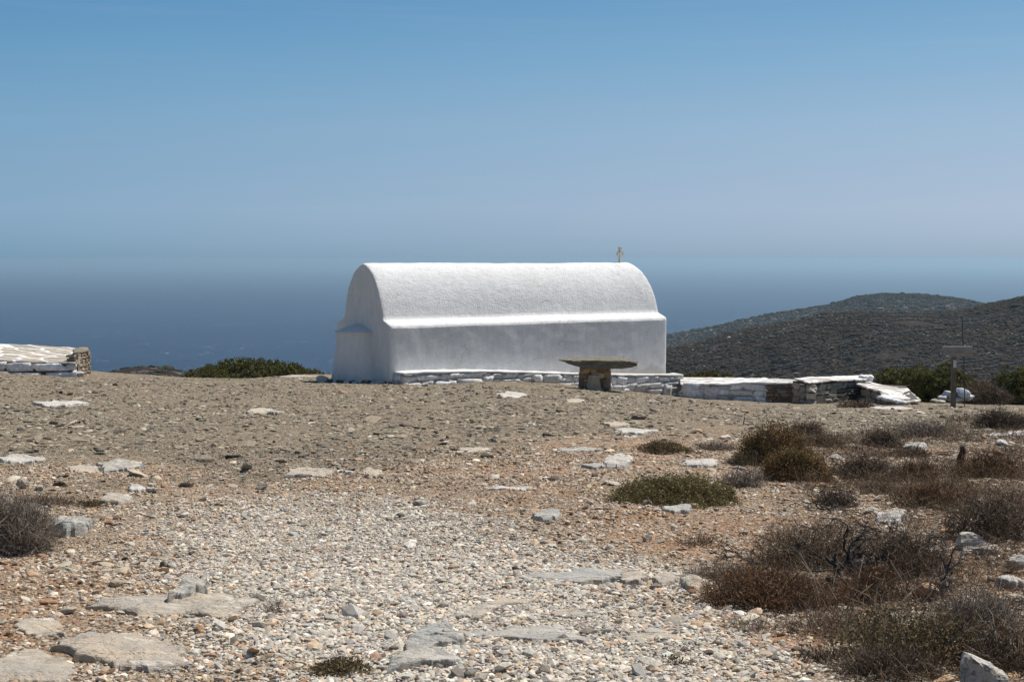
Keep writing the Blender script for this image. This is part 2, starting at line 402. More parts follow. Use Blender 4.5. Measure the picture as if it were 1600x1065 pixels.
# ------------------------------------------------------------------ setting: ground, sea, hills
def zones(x, y):
    """0..1 weights of: pale gravel, orange soil, litter-dark soil, pale sandy brown"""
    wob2 = fbm(x * 1.7, y * 1.7, 0, 77, 3); wob = fbm(x * .45, y * .45, 0, 71, 4) + .45 * wob2 + .25 * fbm(x * 5, y * 5, 0, 78, 2)
    # stony strip runs from the lower middle up and left of centre
    lx = np.interp(y, [4, 5.4, 7, 8.5, 10.5, 11.5], [-1.0, -1.0, -1.45, -2.1, -2.5, -2.4])
    rx = np.interp(y, [4, 5.4, 7, 8.5, 10.5, 12.5], [.8, .85, .85, .75, .1, -1.0])
    gr = sstep(-.8, .5, x - lx + .7 * wob) * sstep(-.8, .7, rx - x + 1.0 * wob) * sstep(12.6, 10.0, y + 1.5 * wob)
    far = sstep(-2.6, 2.6, y - np.interp(x, [-12, -4, -2.2, 0, 3, 8], [13.0, 12.6, 13.5, 17, 20, 20]) + 3.6 * wob + 1.5 * wob2)
    org = (1 - far) * (1 - gr)
    dk = sstep(-.35, .55, x - np.interp(y, [4, 5.5, 7, 9, 12, 16, 20, 26, 32], [1.35, 1.3, 1.1, 1.4, 2.4, 2.9, 4.2, 7.5, 11]) + .8 * wob) * sstep(36, 27, y)
    tan = sstep(-1.6, -2.6, x + .8 * wob) * sstep(12.5, 10, y) * (1 - gr)
    return gr, org, dk, tan, far
xs = np.concatenate([-np.geomspace(900, 19, 26), np.arange(-18, 18.01, .085), np.geomspace(19, 900, 26)])
ys = np.concatenate([np.linspace(-40, 3.6, 16), np.arange(3.8, 12, .05), np.arange(12, 26, .08), np.arange(26, 54, .16), 54 + np.geomspace(.4, 1000, 40)])
X, Y = np.meshgrid(xs, ys, indexing='ij')
Z = np.maximum(G(X, Y), CAMZ - 262)
gr, org, dk, tan, far = zones(X, Y)
c_far = np.array([.206, .168, .117]); c_org = np.array([.31, .220, .145]); c_gr = np.array([.42, .345, .26]); c_dk = np.array([.135, .092, .060]); c_tan = np.array([.285, .218, .152]); c_red = np.array([.34, .195, .108])
def lerp(a, b, t): return a + (b - a) * t[..., None]
C = np.broadcast_to(c_far, X.shape + (3,)).copy()
C = lerp(C, c_org, org); C = lerp(C, c_tan, tan * .8)
C = lerp(C, c_red, sstep(.05, .5, fbm(X * .8, Y * .8, 0, 91, 3)) * org * .8 * (1 - tan * .5))
redp = np.exp(-((X - 1.2) / .42) ** 2 - ((Y - 6.3) / .75) ** 2); C = lerp(C, np.array([.36, .19, .10]), redp)
C = lerp(C, c_gr, gr); C = lerp(C, c_dk, dk * (1 - redp * .8) * (.35 + .65 * sstep(-.45, .25, fbm(X * .9, Y * .9, 0, 93, 3))))
C = lerp(C, np.array([.13, .12, .08]), sstep(55, 75, Y))
C = lerp(C, np.array([.50, .47, .42]), np.exp(-((X + 7.6) / 1.7) ** 4 - ((Y - 45.6) / .9) ** 2) * .9)     # worn pale strip behind the chapel
ground_o = mk('ground', np.stack([X, Y, Z], -1).reshape(-1, 3), grid_faces(len(xs), len(ys)), M['ground'], C.reshape(-1, 3), True)
tag(ground_o, 'stony plateau of grey shale grit, orange soil and pale gravel', 'ground', kind='structure')

SEAZ = CAMZ - 255
sx = np.linspace(-90000, 90000, 61); sy = np.concatenate([[-90000, -20000, -2000], np.geomspace(300, 90000, 50)])
SX, SY = np.meshgrid(sx, sy, indexing='ij')
tag(mk('sea', np.stack([SX, SY, np.full_like(SX, SEAZ)], -1).reshape(-1, 3), grid_faces(len(sx), len(sy)), M['sea'], None, True), 'dark blue sea flecked with small whitecaps', 'sea', kind='structure')

def hill(name, label, pts, R, front, back, wcrest, mat, xl, xr, nx, yl, yr, ny, s, amp):
    pts = np.array(pts, float)
    xr_ = (pts[:, 0] - 800) / F * R; zr_ = CAMZ - (pts[:, 1] - 403) / F * R * 1.0017
    def H(x, y):
        xx = x * (R / y) * .5 + x * .5
        zr = np.interp(xx, xr_, zr_)
        dy = y - R - 25 * fbm(x * .006, 0, 0, s + 4, 2) * amp
        sl = np.where(dy < 0, front, back)
        z = zr - sl * (np.sqrt(dy * dy + wcrest * wcrest) - wcrest)
        fd = np.clip(np.abs(dy) / wcrest, 0, 1)
        z = z + amp * 9 * fbm(x * .008, y * .008, 0, s, 4) * fd + amp * 1.3 * fbm(x * .05, y * .05, 0, s + 9, 4) * (.35 + .65 * fd)
        return z
    hx = np.linspace(xl, xr, nx); hy = np.linspace(yl, yr, ny); HX, HY = np.meshgrid(hx, hy, indexing='ij')
    HZ = np.maximum(H(HX, HY), SEAZ - 12)
    o = mk(name, np.stack([HX, HY, HZ], -1).reshape(-1, 3), grid_faces(nx, ny), mat, None, True)
    tag(o, label, 'hill', kind='structure')
    return H
H1 = hill('hill', 'dark scrubby hillside with old stone terraces', [(-200, 1500), (300, 1100), (700, 720), (900, 604), (1047, 552), (1082, 545), (1127, 533), (1197, 517), (1257, 508), (1302, 498), (1337, 492), (1407, 491), (1460, 493), (1512, 491), (1565, 480), (1600, 471), (1750, 435), (2100, 380), (3000, 340)],
          760, .20, .16, 130, M['hill'], -330, 900, 420, 330, 1500, 300, 11, 1.0)
H2 = hill('far_hill', 'paler rocky hilltop behind the dark hillside', [(-400, 1500), (400, 900), (700, 640), (900, 566), (1047, 527.5), (1134, 510), (1215, 492), (1306, 477), (1344, 464), (1383, 459), (1435, 460), (1491, 465), (1530, 472.6), (1565, 478), (1700, 520), (2000, 640), (2500, 900)],
          1750, .11, .16, 220, M['hill_far'], -900, 1900, 380, 1000, 3100, 220, 23, 1.3)
H3 = hill('headland', 'low rocky headland beyond the cliff edge', [(-300, 900), (40, 640), (120, 596), (150, 587), (185, 578), (222, 574), (260, 579), (300, 588), (340, 606), (500, 700), (900, 1100)],
          420, .25, .3, 30, M['hill_far'], -330, 60, 180, 250, 640, 120, 37, .15)

# scrub and pale outcrops that cover the hills
def scatter_blobs(name, label, H, n, xr, yr, size, pal, s, thr=None, flat=.6, mat='hillveg', tmpl=ICO1):
    r = np.random.default_rng(s)
    y = r.uniform(*yr, n); x = r.uniform(xr[0], xr[1], n)
    if thr is not None:
        k = fbm(x * thr[0], y * thr[0], 0, s, 3) > thr[1]; x, y = x[k], y[k]
    n = len(x); sz = size * np.exp(r.normal(0, .45, n)); z = H(x, y)
    V = tmpl[0][None] * (1 + r.uniform(-.3, .3, (n, len(tmpl[0]), 1)))
    V = V * sz[:, None, None] * np.stack([r.uniform(.8, 1.5, n), r.uniform(.8, 1.4, n), r.uniform(.7, 1.1, n) * flat], -1)[:, None]
    V = V + np.stack([x, y, z + sz * flat * .25], -1)[:, None]
    Fa = tmpl[1][None] + (np.arange(n) * len(tmpl[0]))[:, None, None]
    pal = np.array(pal); c = pal[r.integers(0, len(pal), n)] * r.uniform(.7, 1.3, (n, 1))
    c = np.repeat(c, len(tmpl[0]), 0)
    return tag(mk(name, V.reshape(-1, 3), Fa.reshape(-1, 3), M[mat], c), label, 'scrub', kind='stuff')
scatter_blobs('scrub_cover', 'low dark scrub covering the near hillside', H1, 70000, (20, 430), (480, 860), .50, [(.042, .029, .017), (.028, .024, .013), (.056, .038, .024), (.023, .019, .011)], 1, (.03, -.5))
scatter_blobs('far_scrub_cover', 'dark scrub dotted over the far hilltop', H2, 34000, (130, 1000), (1350, 1850), 1.05, [(.036, .034, .025), (.028, .030, .020)], 2, (.012, -.8))
scatter_blobs('scrub_on_headland', 'dark scrub dotted over the small headland', H3, 3500, (-150, -60), (360, 450), .5, [(.04, .038, .025), (.03, .034, .02)], 3, (.05, -.1))
scatter_blobs('far_hill_rocks', 'pale rock breaking through on the far hilltop', H2, 11000, (130, 1000), (1350, 1850), .75, [(.19, .175, .155), (.13, .12, .105)], 6, (.012, .02), .7)
scatter_blobs('hillside_stones', 'pale loose stones strewn over the hillside', H1, 12000, (20, 430), (480, 860), .30, [(.26, .24, .21), (.18, .165, .145), (.13, .12, .10)], 4, (.02, -.05), .7)

def terrace(name, P0, P1, s, h=1.7):
    """a dry stone retaining wall following the slope"""
    r = np.random.default_rng(s); n = int(np.hypot(*(np.array(P1) - P0)) / .9)
    t = np.linspace(0, 1, n); x = P0[0] + (P1[0] - P0[0]) * t; y = P0[1] + (P1[1] - P0[1]) * t + 6 * fbm(t * 3.1, 0, 0, s, 3)
    x = x + 4 * fbm(t * 2.3, 5, 0, s + 3, 3)
    z = H1(x, y); keep = fbm(t * 9, 2, 0, s + 5, 2) > -.32
    b = MB()
    for i in np.nonzero(keep)[0]:
        V = chop(ICO1[0], r, 4, .5, .9) * [r.uniform(.5, .9), r.uniform(.3, .5), h * r.uniform(.35, .6)] + [x[i], y[i], z[i] + h * .22]
        q = r.uniform(.07, .18); b.add(V, ICO1[1], (q, q * .93, q * .84))
    return b.build(name, M['hillveg'], origin=np.array([x[0], y[0], z[0]]))
for i, (a, b_) in enumerate([((70, 640), (230, 690)), ((90, 600), (280, 612)), ((150, 700), (330, 742)), ((190, 590), (330, 640)), ((120, 560), (250, 566)), ((60, 700), (150, 735)), ((235, 560), (320, 580)), ((80, 660), (200, 640)), ((180, 720), (300, 700)), ((240, 660), (380, 668)), ((150, 570), (210, 640)), ((100, 735), (180, 760)), ((260, 720), (400, 730))]):
    o = terrace('terrace_wall', a, b_, 200 + i)
    tag(o, 'old dry stone terrace wall running across the dark hillside', 'terrace wall', 'terrace walls on the hillside')

# ------------------------------------------------------------------ chapel
def chapel():
    A = np.array([-3.42, 40.0]); B = np.array([5.02, 45.95]); Lc = np.linalg.norm(B - A); u = (B - A) / Lc; v = np.array([-u[1], u[0]])
    W = 3.2; zb = float(at(610, 600, 40)[2]) - .45; zw = float(at(610, 511, 40)[2]); za = float(at(598, 503, 40.35)[2]); zt = float(at(570, 411.5, 41.3)[2]); za += .07; zw -= .02
    sc_, hw = 1.585, 1.155
    hs = np.array([0, .1, .28, .48, .68, .83, .93, .985, 1]); ws = np.array([1, .962, .90, .80, .655, .475, .29, .11, 0])
    hh = np.concatenate([np.linspace(0, .83, 15), [.87, .905, .935, .96, .98, .992]])
    arch_s = sc_ - hw * np.interp(hh, hs, ws); arch_z = za + (zt - za) * hh
    # smooth the outline
    for _ in range(2): arch_s[1:-1] = .25 * arch_s[:-2] + .5 * arch_s[1:-1] + .25 * arch_s[2:]
    wall_z = np.linspace(zb, zw - .03, 22); wall_s = .02 - .02 * (wall_z - zb) / (zw - zb)
    led_s = np.array([.015, .05, .12, .20, .29, .37]); led_z = zw + (za - zw) * np.array([.10, .25, .42, .58, .72, .86])
    hs_ = np.concatenate([wall_s, led_s, arch_s]); hz_ = np.concatenate([wall_z, led_z, arch_z])
    s = np.concatenate([hs_, [sc_], (2 * sc_ - hs_)[::-1]]); z = np.concatenate([hz_, [zt], hz_[::-1]])
    s = np.where(s > W, W + (s - W), s)
    n = len(s); nw = len(wall_s)
    ts = np.concatenate([[0, .012, .03, .06, .1], np.arange(.2, Lc - .15, .11), [Lc - .1, Lc - .06, Lc - .03, Lc - .012, Lc]])
    def warp(p):
        x, y, zz = p[..., 0], p[..., 1], p[..., 2]
        k = np.stack([fbm(x * .9, y * .9, zz * .9, 5, 3), fbm(x * .9, y * .9, zz * .9, 15, 3), fbm(x * .8, y * .8, zz * .8, 25, 3)], -1) * [.010, .010, .03]
        k = k + np.stack([fbm(x * 6, y * 6, zz * 6, 6, 2), fbm(x * 6, y * 6, zz * 6, 16, 2), fbm(x * 6, y * 6, zz * 9, 26, 2)], -1) * .007
        return p + k
    def pt(t, ss, zz):
        e = min(t, Lc - t); r_ = .10; ins = r_ * (1 - math.sqrt(max(0, 1 - (1 - min(e, r_) / r_) ** 2)))
        # pull the outline in at the ends so the corners are rounded
        cs, cz = sc_, (zb + zt) / 2
        ds = ss - cs; k = 1 - ins / 1.6 * .55
        s2 = cs + ds * k; z2 = zz - ins * .45 * sstep(za - .1, zt, zz)
        hf = np.clip((zz - za) / (zt - za), 0, 1); t = t * (1 - .030 * hf ** 2)
        q = A + np.multiply.outer(t, u); q = q.T
        return np.stack([q[0] + v[0] * s2, q[1] + v[1] * s2, z2 + 0 * s2], -1)
    Gd = warp(np.stack([pt(t, s, z) for t in ts]))           # (nt, n, 3)
    nt_ = len(ts); idx = np.arange(nt_ * n).reshape(nt_, n)
    q = np.stack([idx[:-1, :-1], idx[1:, :-1], idx[1:, 1:], idx[:-1, 1:]], -1)   # (nt-1, n-1, 4)
    root = empty('chapel', (A[0] + u[0] * Lc / 2 + v[0] * W / 2, A[1] + u[1] * Lc / 2 + v[1] * W / 2, zb + .4))
    tag(root, 'small whitewashed barrel-vaulted chapel with a cross on its roof', 'chapel')
    V = Gd.reshape(-1, 3)
    wallq = np.concatenate([q[:, :nw - 1].reshape(-1, 4), q[:, n - nw:].reshape(-1, 4)])
    roofq = q[:, nw - 1:n - nw].reshape(-1, 4)
    # gable ends: rows join the two sides of the outline
    caps = []; CV = [V]; base = len(V); half = n // 2
    for e, t in ((0, ts[0]), (nt_ - 1, ts[-1])):
        K = 15; rows = []
        for i in range(half + 1):
            a_, b2 = pt(t, s[i:i + 1], z[i:i + 1])[0], pt(t, s[n - 1 - i:n - i], z[n - 1 - i:n - i])[0]
            rows.append(np.stack([a_ + (b2 - a_) * k / (K - 1) for k in range(K)]))
        R_ = warp(np.stack(rows)); R_[:, 0] = Gd[e, :half + 1]; R_[:, -1] = Gd[e, ::-1][:half + 1]
        CV.append(R_.reshape(-1, 3)); f = grid_faces(half + 1, K, flip=(e == 0)) + base; base += (half + 1) * K; caps.append(f)
    VV = np.concatenate(CV)
    mk('walls', VV, np.concatenate([wallq] + caps), M['plaster'], None, True, root)
    mk('roof', V, roofq, M['plaster'], None, True, root)
    # apse on the near gable: a tapering half drum under a stone ledge with a conical cap
    cen = A + v * 1.82; zs = float(at(548, 522, 40.7)[2]); zc = float(at(548, 508, 41)[2])
    na = 32; ang = np.linspace(-.2, math.pi + .2, na); d_out = -u
    def ring(r, zz, inset=0.0):
        # half circle: starts on one side of the gable, bulges outwards (-u), ends on the other
        return np.stack([cen[0] + v[0] * r * np.cos(ang) + d_out[0] * (r * np.sin(ang) * .85 - inset), cen[1] + v[1] * r * np.cos(ang) + d_out[1] * (r * np.sin(ang) * .85 - inset), np.full(na, zz)], -1)
    rows = [ring(1.02 - .30 * t_ ** .85, zb + (zs - zb) * t_) for t_ in np.linspace(0, 1, 20)]
    mk('apse', warp(np.stack(rows)).reshape(-1, 3), grid_faces(20, na, True), M['plaster'], None, True, root)
    rows = [ring(.62, zs - .0), ring(.79, zs - .005), ring(.81, zs + .02), ring(.79, zs + .045), ring(.56, zs + .12), ring(.30, zs + .20), ring(.1, zc), ring(.01, zc + .005)]
    RR = np.stack(rows); RR[..., :2] += (fbm(RR[..., 0] * 4, RR[..., 1] * 4, 0, 8, 2) * .03)[..., None]
    mk('apse_cap', RR.reshape(-1, 3), grid_faces(len(rows), na, True), M['plaster'], None, True, root)
    fb_ = MB(); rf = np.random.default_rng(62)
    for k_ in range(46):
        t_ = k_ / 45; rr_ = 1.10; aa = -.1 + (math.pi + .2) * t_
        q_ = cen + v * rr_ * math.cos(aa) + d_out * rr_ * math.sin(aa) * .85; zz_ = float(G(q_[0], q_[1]))
        cc_ = (.62, .61, .60) if rf.random() < .35 else np.array((.10, .09, .08)) * rf.uniform(.6, 1.6)
        fb_.add(chop(ICO2[0], rf, 6, .55, .9) * [rf.uniform(.06, .16), rf.uniform(.06, .13), rf.uniform(.03, .085)] + [q_[0] + rf.normal(0, .04), q_[1] + rf.normal(0, .03), zz_ + rf.uniform(0, .05)], ICO2[1], cc_)
    for k_ in range(12):
        q_ = A + v * rf.uniform(-.05, .95) + d_out * rf.uniform(.0, .12); zz_ = float(G(q_[0], q_[1]))
        fb_.add(chop(ICO2[0], rf, 6, .55, .9) * [rf.uniform(.06, .16), .1, rf.uniform(.04, .10)] + [*q_, zz_ + .02], ICO2[1], (.10, .09, .08) if rf.random() < .6 else (.62, .61, .60))
    fb_.build('footing', M['masonry'], root, smooth=False)
    # marble cross on the ridge
    cb = at(967.5, 411, 46.6); q = A + u * (Lc - .42) + v * sc_; cb[:2] = q; cb[2] = float(at(968, 410, q[1])[2]); kx = (968 - 800) / F * q[1]
    t_c = (kx - A[0] - v[0] * sc_) / u[0]; q = A + u * t_c + v * sc_; zb0 = zt - .03; zt0 = float(at(968, 386, q[1])[2]); Hc = zt0 - zb0
    b = MB()
    def bar(c, du, dv, dz, tw=1.0):
        r = []
        for zz, k in ((-dz, 1.0), (-dz * .3, tw), (dz * .3, tw), (dz, 1.0)):
            for a_, b_2 in ((-1, -1), (1, -1), (1, 1), (-1, 1)):
                r.append([c[0] + cu[0] * du * a_ * k + cv[0] * dv * b_2, c[1] + cu[1] * du * a_ * k + cv[1] * dv * b_2, c[2] + zz])
        f = [[0, 3, 2, 1], [12, 13, 14, 15]]
        for i in range(3):
            for k in range(4): f.append([i * 4 + k, i * 4 + (k + 1) % 4, i * 4 + 4 + (k + 1) % 4, i * 4 + 4 + k])
        b.add(np.array(r), np.array(f), (1, 1, 1))
    ang_c = math.radians(48); cu = np.array([math.cos(ang_c), math.sin(ang_c)]); cv = np.array([-cu[1], cu[0]])
    bar((q[0], q[1], zb0 + Hc * .5), .045, .035, Hc * .5)
    bar((q[0], q[1], zb0 + Hc * .61), .125, .032, .036)
    for sgn in (-1, 1): bar((q[0] + cu[0] * .13 * sgn, q[1] + cu[1] * .13 * sgn, zb0 + Hc * .61), .014, .036, .062)
    bar((q[0], q[1], zt0 - .03), .062, .037, .03)
    b.build('cross', M['marble'], root)
    return A, u, v, Lc, zb
CH_A, CH_u, CH_v, CH_L, CH_zb = chapel()

# ------------------------------------------------------------------ masonry
_q = np.linspace(-1, 1, 4); 
def _cube():
    pts = {}; V = []; Fc = []
    def vid(p):
        k = tuple(np.round(p, 4))
        if k not in pts: pts[k] = len(V); V.append(p)
        return pts[k]
    for ax in range(3):
        for sg in (-1, 1):
            for i in range(3):
                for j in range(3):
                    c = []
                    for di, dj in ((0, 0), (1, 0), (1, 1), (0, 1)):
                        p = [0, 0, 0]; p[ax] = sg; p[(ax + 1) % 3] = _q[i + di]; p[(ax + 2) % 3] = _q[j + dj]; c.append(vid(tuple(p)))
                    Fc.append(c if sg > 0 else c[::-1])
    return np.array(V, float), np.array(Fc)
CUBE = _cube()
def stone_piece(r, w_, h_, d_, rounded=.15, skew=.8):
    V = CUBE[0].copy(); n = V / np.linalg.norm(V, axis=1)[:, None]
    V = V * (1 - rounded) + n * rounded * 1.25
    sx_, sx2 = r.uniform(-skew, skew, 2)
    V[:, 0] += V[:, 2] * sx_ * .5; V[:, 2] += V[:, 0] * sx2 * .25 * min(1, h_ / w_ * 2)
    V += r.normal(0, .07, V.shape)
    return V * [w_ / 2, d_ / 2, h_ / 2]
def drywall(b, p0, p1, z0, z1, depth, r, course=(.1, .2), width=(.2, .5), pal=((.3, .26, .2),), gap=.015, batter=None):
    """face of irregular stones between plan points p0, p1; z0, z1 may be functions of t; stones stick out of the line to its right (-normal)"""
    p0 = np.array(p0, float); p1 = np.array(p1, float); Lw = np.linalg.norm(p1 - p0); du = (p1 - p0) / Lw; dn = np.array([du[1], -du[0]])
    f0 = z0 if callable(z0) else (lambda t: z0); f1 = z1 if callable(z1) else (lambda t: z1)
    zmin = min(f0(t) for t in (0, .5, 1)); zz = zmin; zmax = max(f1(t) for t in (0, .25, .5, .75, 1))
    pal = np.array(pal, float)
    if batter is None: batter = .12 if pal.mean() > .5 else .02
    while zz < zmax - .03:
        ch = r.uniform(*course); x = -r.uniform(0, .15)
        if zz + ch > zmax: ch = max(zmax - zz, .05)
        while x < Lw:
            ww = r.uniform(*width); xe = min(x + ww, Lw + .02); xx = max(x, 0)
            if xe - xx > .05:
                t = (xx + xe) / 2 / Lw
                lo, hi = zz, zz + ch * r.uniform(.86, 1.1)
                if r.random() < .16 and zz + 1.9 * ch < f1(t): hi = zz + 1.9 * ch
                hi = min(hi, f1(t) - .004)
                if hi - lo > .03 and hi > f0(t) - .05:
                    V = stone_piece(r, (xe - xx) - gap * r.uniform(.4, 1.6), hi - lo - gap * r.uniform(.4, 1.6), depth)
                    off = r.normal(0, .012) - batter * max(0, min(f1(t), zmax) - (lo + hi) / 2)
                    V[:, 1] += V[:, 2] * batter * 1.0
                    c2 = (xx + xe) / 2
                    W_ = np.stack([p0[0] + du[0] * (V[:, 0] + c2) + dn[0] * (V[:, 1] * -1 - depth * .5 + .0 + off) * -1, p0[1] + du[1] * (V[:, 0] + c2) + dn[1] * (V[:, 1] * -1 - depth * .5 + off) * -1, V[:, 2] + (lo + hi) / 2], -1)
                    W_[:, :2] -= dn * depth
                    b.add(W_, CUBE[1], pal[r.integers(len(pal))] * r.uniform(.8, 1.2))
            x = xe
        zz += ch
def prism(b, plan, z0, z1, col=(1, 1, 1)):
    """closed prism over plan points (counter clockwise); z0/z1 numbers or per-point lists"""
    n = len(plan); plan = np.array(plan, float); z0 = np.broadcast_to(z0, n); z1 = np.broadcast_to(z1, n)
    V = np.concatenate([np.column_stack([plan, z0]), np.column_stack([plan, z1])])
    b.add(V, [np.array([[i, (i + 1) % n, n + (i + 1) % n, n + i] for i in range(n)]), np.array([list(range(n, 2 * n))]), np.array([list(range(n))[::-1]])], col)
def slab_strip(name, mat, parent, fr, bk, thick, r_amp=.012, n=60, m=8, s=1, over=0.0):
    """coping that runs between a front edge polyline and a back edge polyline (3-D points), with thickness and a wavy edge"""
    fr = np.array(fr, float); bk = np.array(bk, float)
    def rs(Pp):
        dl = np.concatenate([[0], np.cumsum(np.linalg.norm(np.diff(Pp, axis=0), axis=1))]); t = np.linspace(0, dl[-1], n)
        return np.stack([np.interp(t, dl, Pp[:, k]) for k in range(3)], -1)
    Fr, Bk = rs(fr), rs(bk); rows = []
    k = np.linspace(0, 1, m)
    top = Fr[:, None] * (1 - k[None, :, None]) + Bk[:, None] * k[None, :, None]
    wob = fbm(top[..., 0] * 3, top[..., 1] * 3, 0, s, 3)
    top[..., 2] += wob * r_amp
    dirv = (Fr - Bk); dirv[:, 2] = 0; dirv /= np.linalg.norm(dirv, axis=1)[:, None]
    ew = fbm(Fr[:, 0] * 4, Fr[:, 1] * 4, 0, s + 5, 3)[:, None] * dirv * .04
    top[:, 0] += ew; top[:, -1] += ew * .5
    bot = top[:, ::-1].copy(); bot[..., 2] -= thick
    lip = top[:, :1].copy(); lip += dirv[:, None] * .012; lip[..., 2] -= thick * .3
    lip2 = lip.copy(); lip2[..., 2] -= thick * .45
    ringp = np.concatenate([top, bot, lip2, lip], 1); mm = ringp.shape[1]
    idx = np.arange(n * mm).reshape(n, mm); nx = np.roll(idx, -1, 1)
    q = np.stack([idx[:-1], nx[:-1], nx[1:], idx[1:]], -1).reshape(-1, 4)[:, ::-1]
    V = ringp.reshape(-1, 3)
    caps = [np.array([idx[0]]), np.array([idx[-1][::-1]])]
    return mk(name, V, [q] + caps, mat, None, True, parent)

rw = np.random.default_rng(21)
white_pal = ((.70, .69, .675), (.66, .65, .63), (.60, .58, .55), (.72, .71, .70))
brown_pal = ((.25, .20, .14), (.30, .245, .18), (.20, .165, .125), (.33, .29, .23), (.17, .15, .125), (.27, .19, .12))
grey_pal = ((.25, .235, .20), (.30, .28, .235), (.20, .19, .17), (.34, .31, .26), (.22, .20, .165))

# bench along the chapel's long wall
def bench():
    off = .46; n_ = -CH_v
    c0 = CH_A + CH_u * .12; pts_top = [(613, 582.5), (660, 580), (740, 578.6), (830, 580.5), (910, 583.5), (980, 585), (1062, 585)]
    p0 = c0 + n_ * off; p1 = CH_A + CH_u * (CH_L + .28) + n_ * off
    L_ = np.linalg.norm(p1 - p0); tops = []
    for px, py in pts_top:
        k = (px - 800) / F; t = (p0[0] - k * p0[1]) / (k * (p1 - p0)[1] - (p1 - p0)[0]); t = min(max(t, 0), 1)
        q = p0 + (p1 - p0) * t; tops.append((t, float(at(px, py, q[1])[2])))
    T = np.array(tops); ft = lambda t: float(np.interp(t, T[:, 0], T[:, 1]))
    root = empty('stone_bench', (*((p0 + p1) / 2), ft(.5) - .4)); tag(root, "long low whitewashed stone bench against the chapel's side wall", 'bench')
    fb = lambda t: float(G(*(p0 + (p1 - p0) * t))) - .12
    b = MB(); r = rw
    # split in lengths so that the courses follow the slope of the top
    N_ = 7
    for i in range(N_):
        a_, e_ = i / N_, (i + 1) / N_
        q0, q1 = p0 + (p1 - p0) * a_, p0 + (p1 - p0) * e_
        drywall(b, q0, q1, min(fb(a_), fb(e_)) - .03, lambda t, a_=a_, e_=e_: ft(a_ + (e_ - a_) * t) - .05, .26, r, (.15, .32), (.25, .95), white_pal, .034)
    # rounded return at the far end and at the near end
    e0 = p1; e1 = p1 - n_ * (off + .1)
    drywall(b, e0, e1, ft(1) - .75, ft(1) - .05, .24, r, (.14, .26), (.2, .4), white_pal, .02)
    drywall(b, p0 - n_ * off, p0, ft(0) - .5, ft(0) - .04, .24, r, (.14, .26), (.2, .4), white_pal, .02)
    b.build('painted_stones', M['masonry'], root, smooth=True)
    c = MB()
    for i in range(12):
        a_, e_ = i / 12, (i + 1) / 12; q0, q1 = p0 + (p1 - p0) * a_ , p0 + (p1 - p0) * e_
        q0 = q0 - n_ * .045; q1 = q1 - n_ * .045
        prism(c, [q0, q1, q1 - n_ * (off - .03), q0 - n_ * (off - .03)], [fb(a_) - .3, fb(e_) - .3] * 1 + [fb(e_) - .3, fb(a_) - .3], [ft(a_) - .075, ft(e_) - .075, ft(e_) - .075, ft(a_) - .075])
    c.build('core', M['footcore'], root)
    tt = np.linspace(0, 1, 30)
    fr = [(*(p0 + (p1 - p0) * t + n_ * .015), ft(t)) for t in tt]; bk = [(*(p0 + (p1 - p0) * t - n_ * (off + .02)), ft(t) + .012) for t in tt]
    slab_strip('seat', M['plaster'], root, fr, bk, .055, .022, 140, 5, 3)
bench()

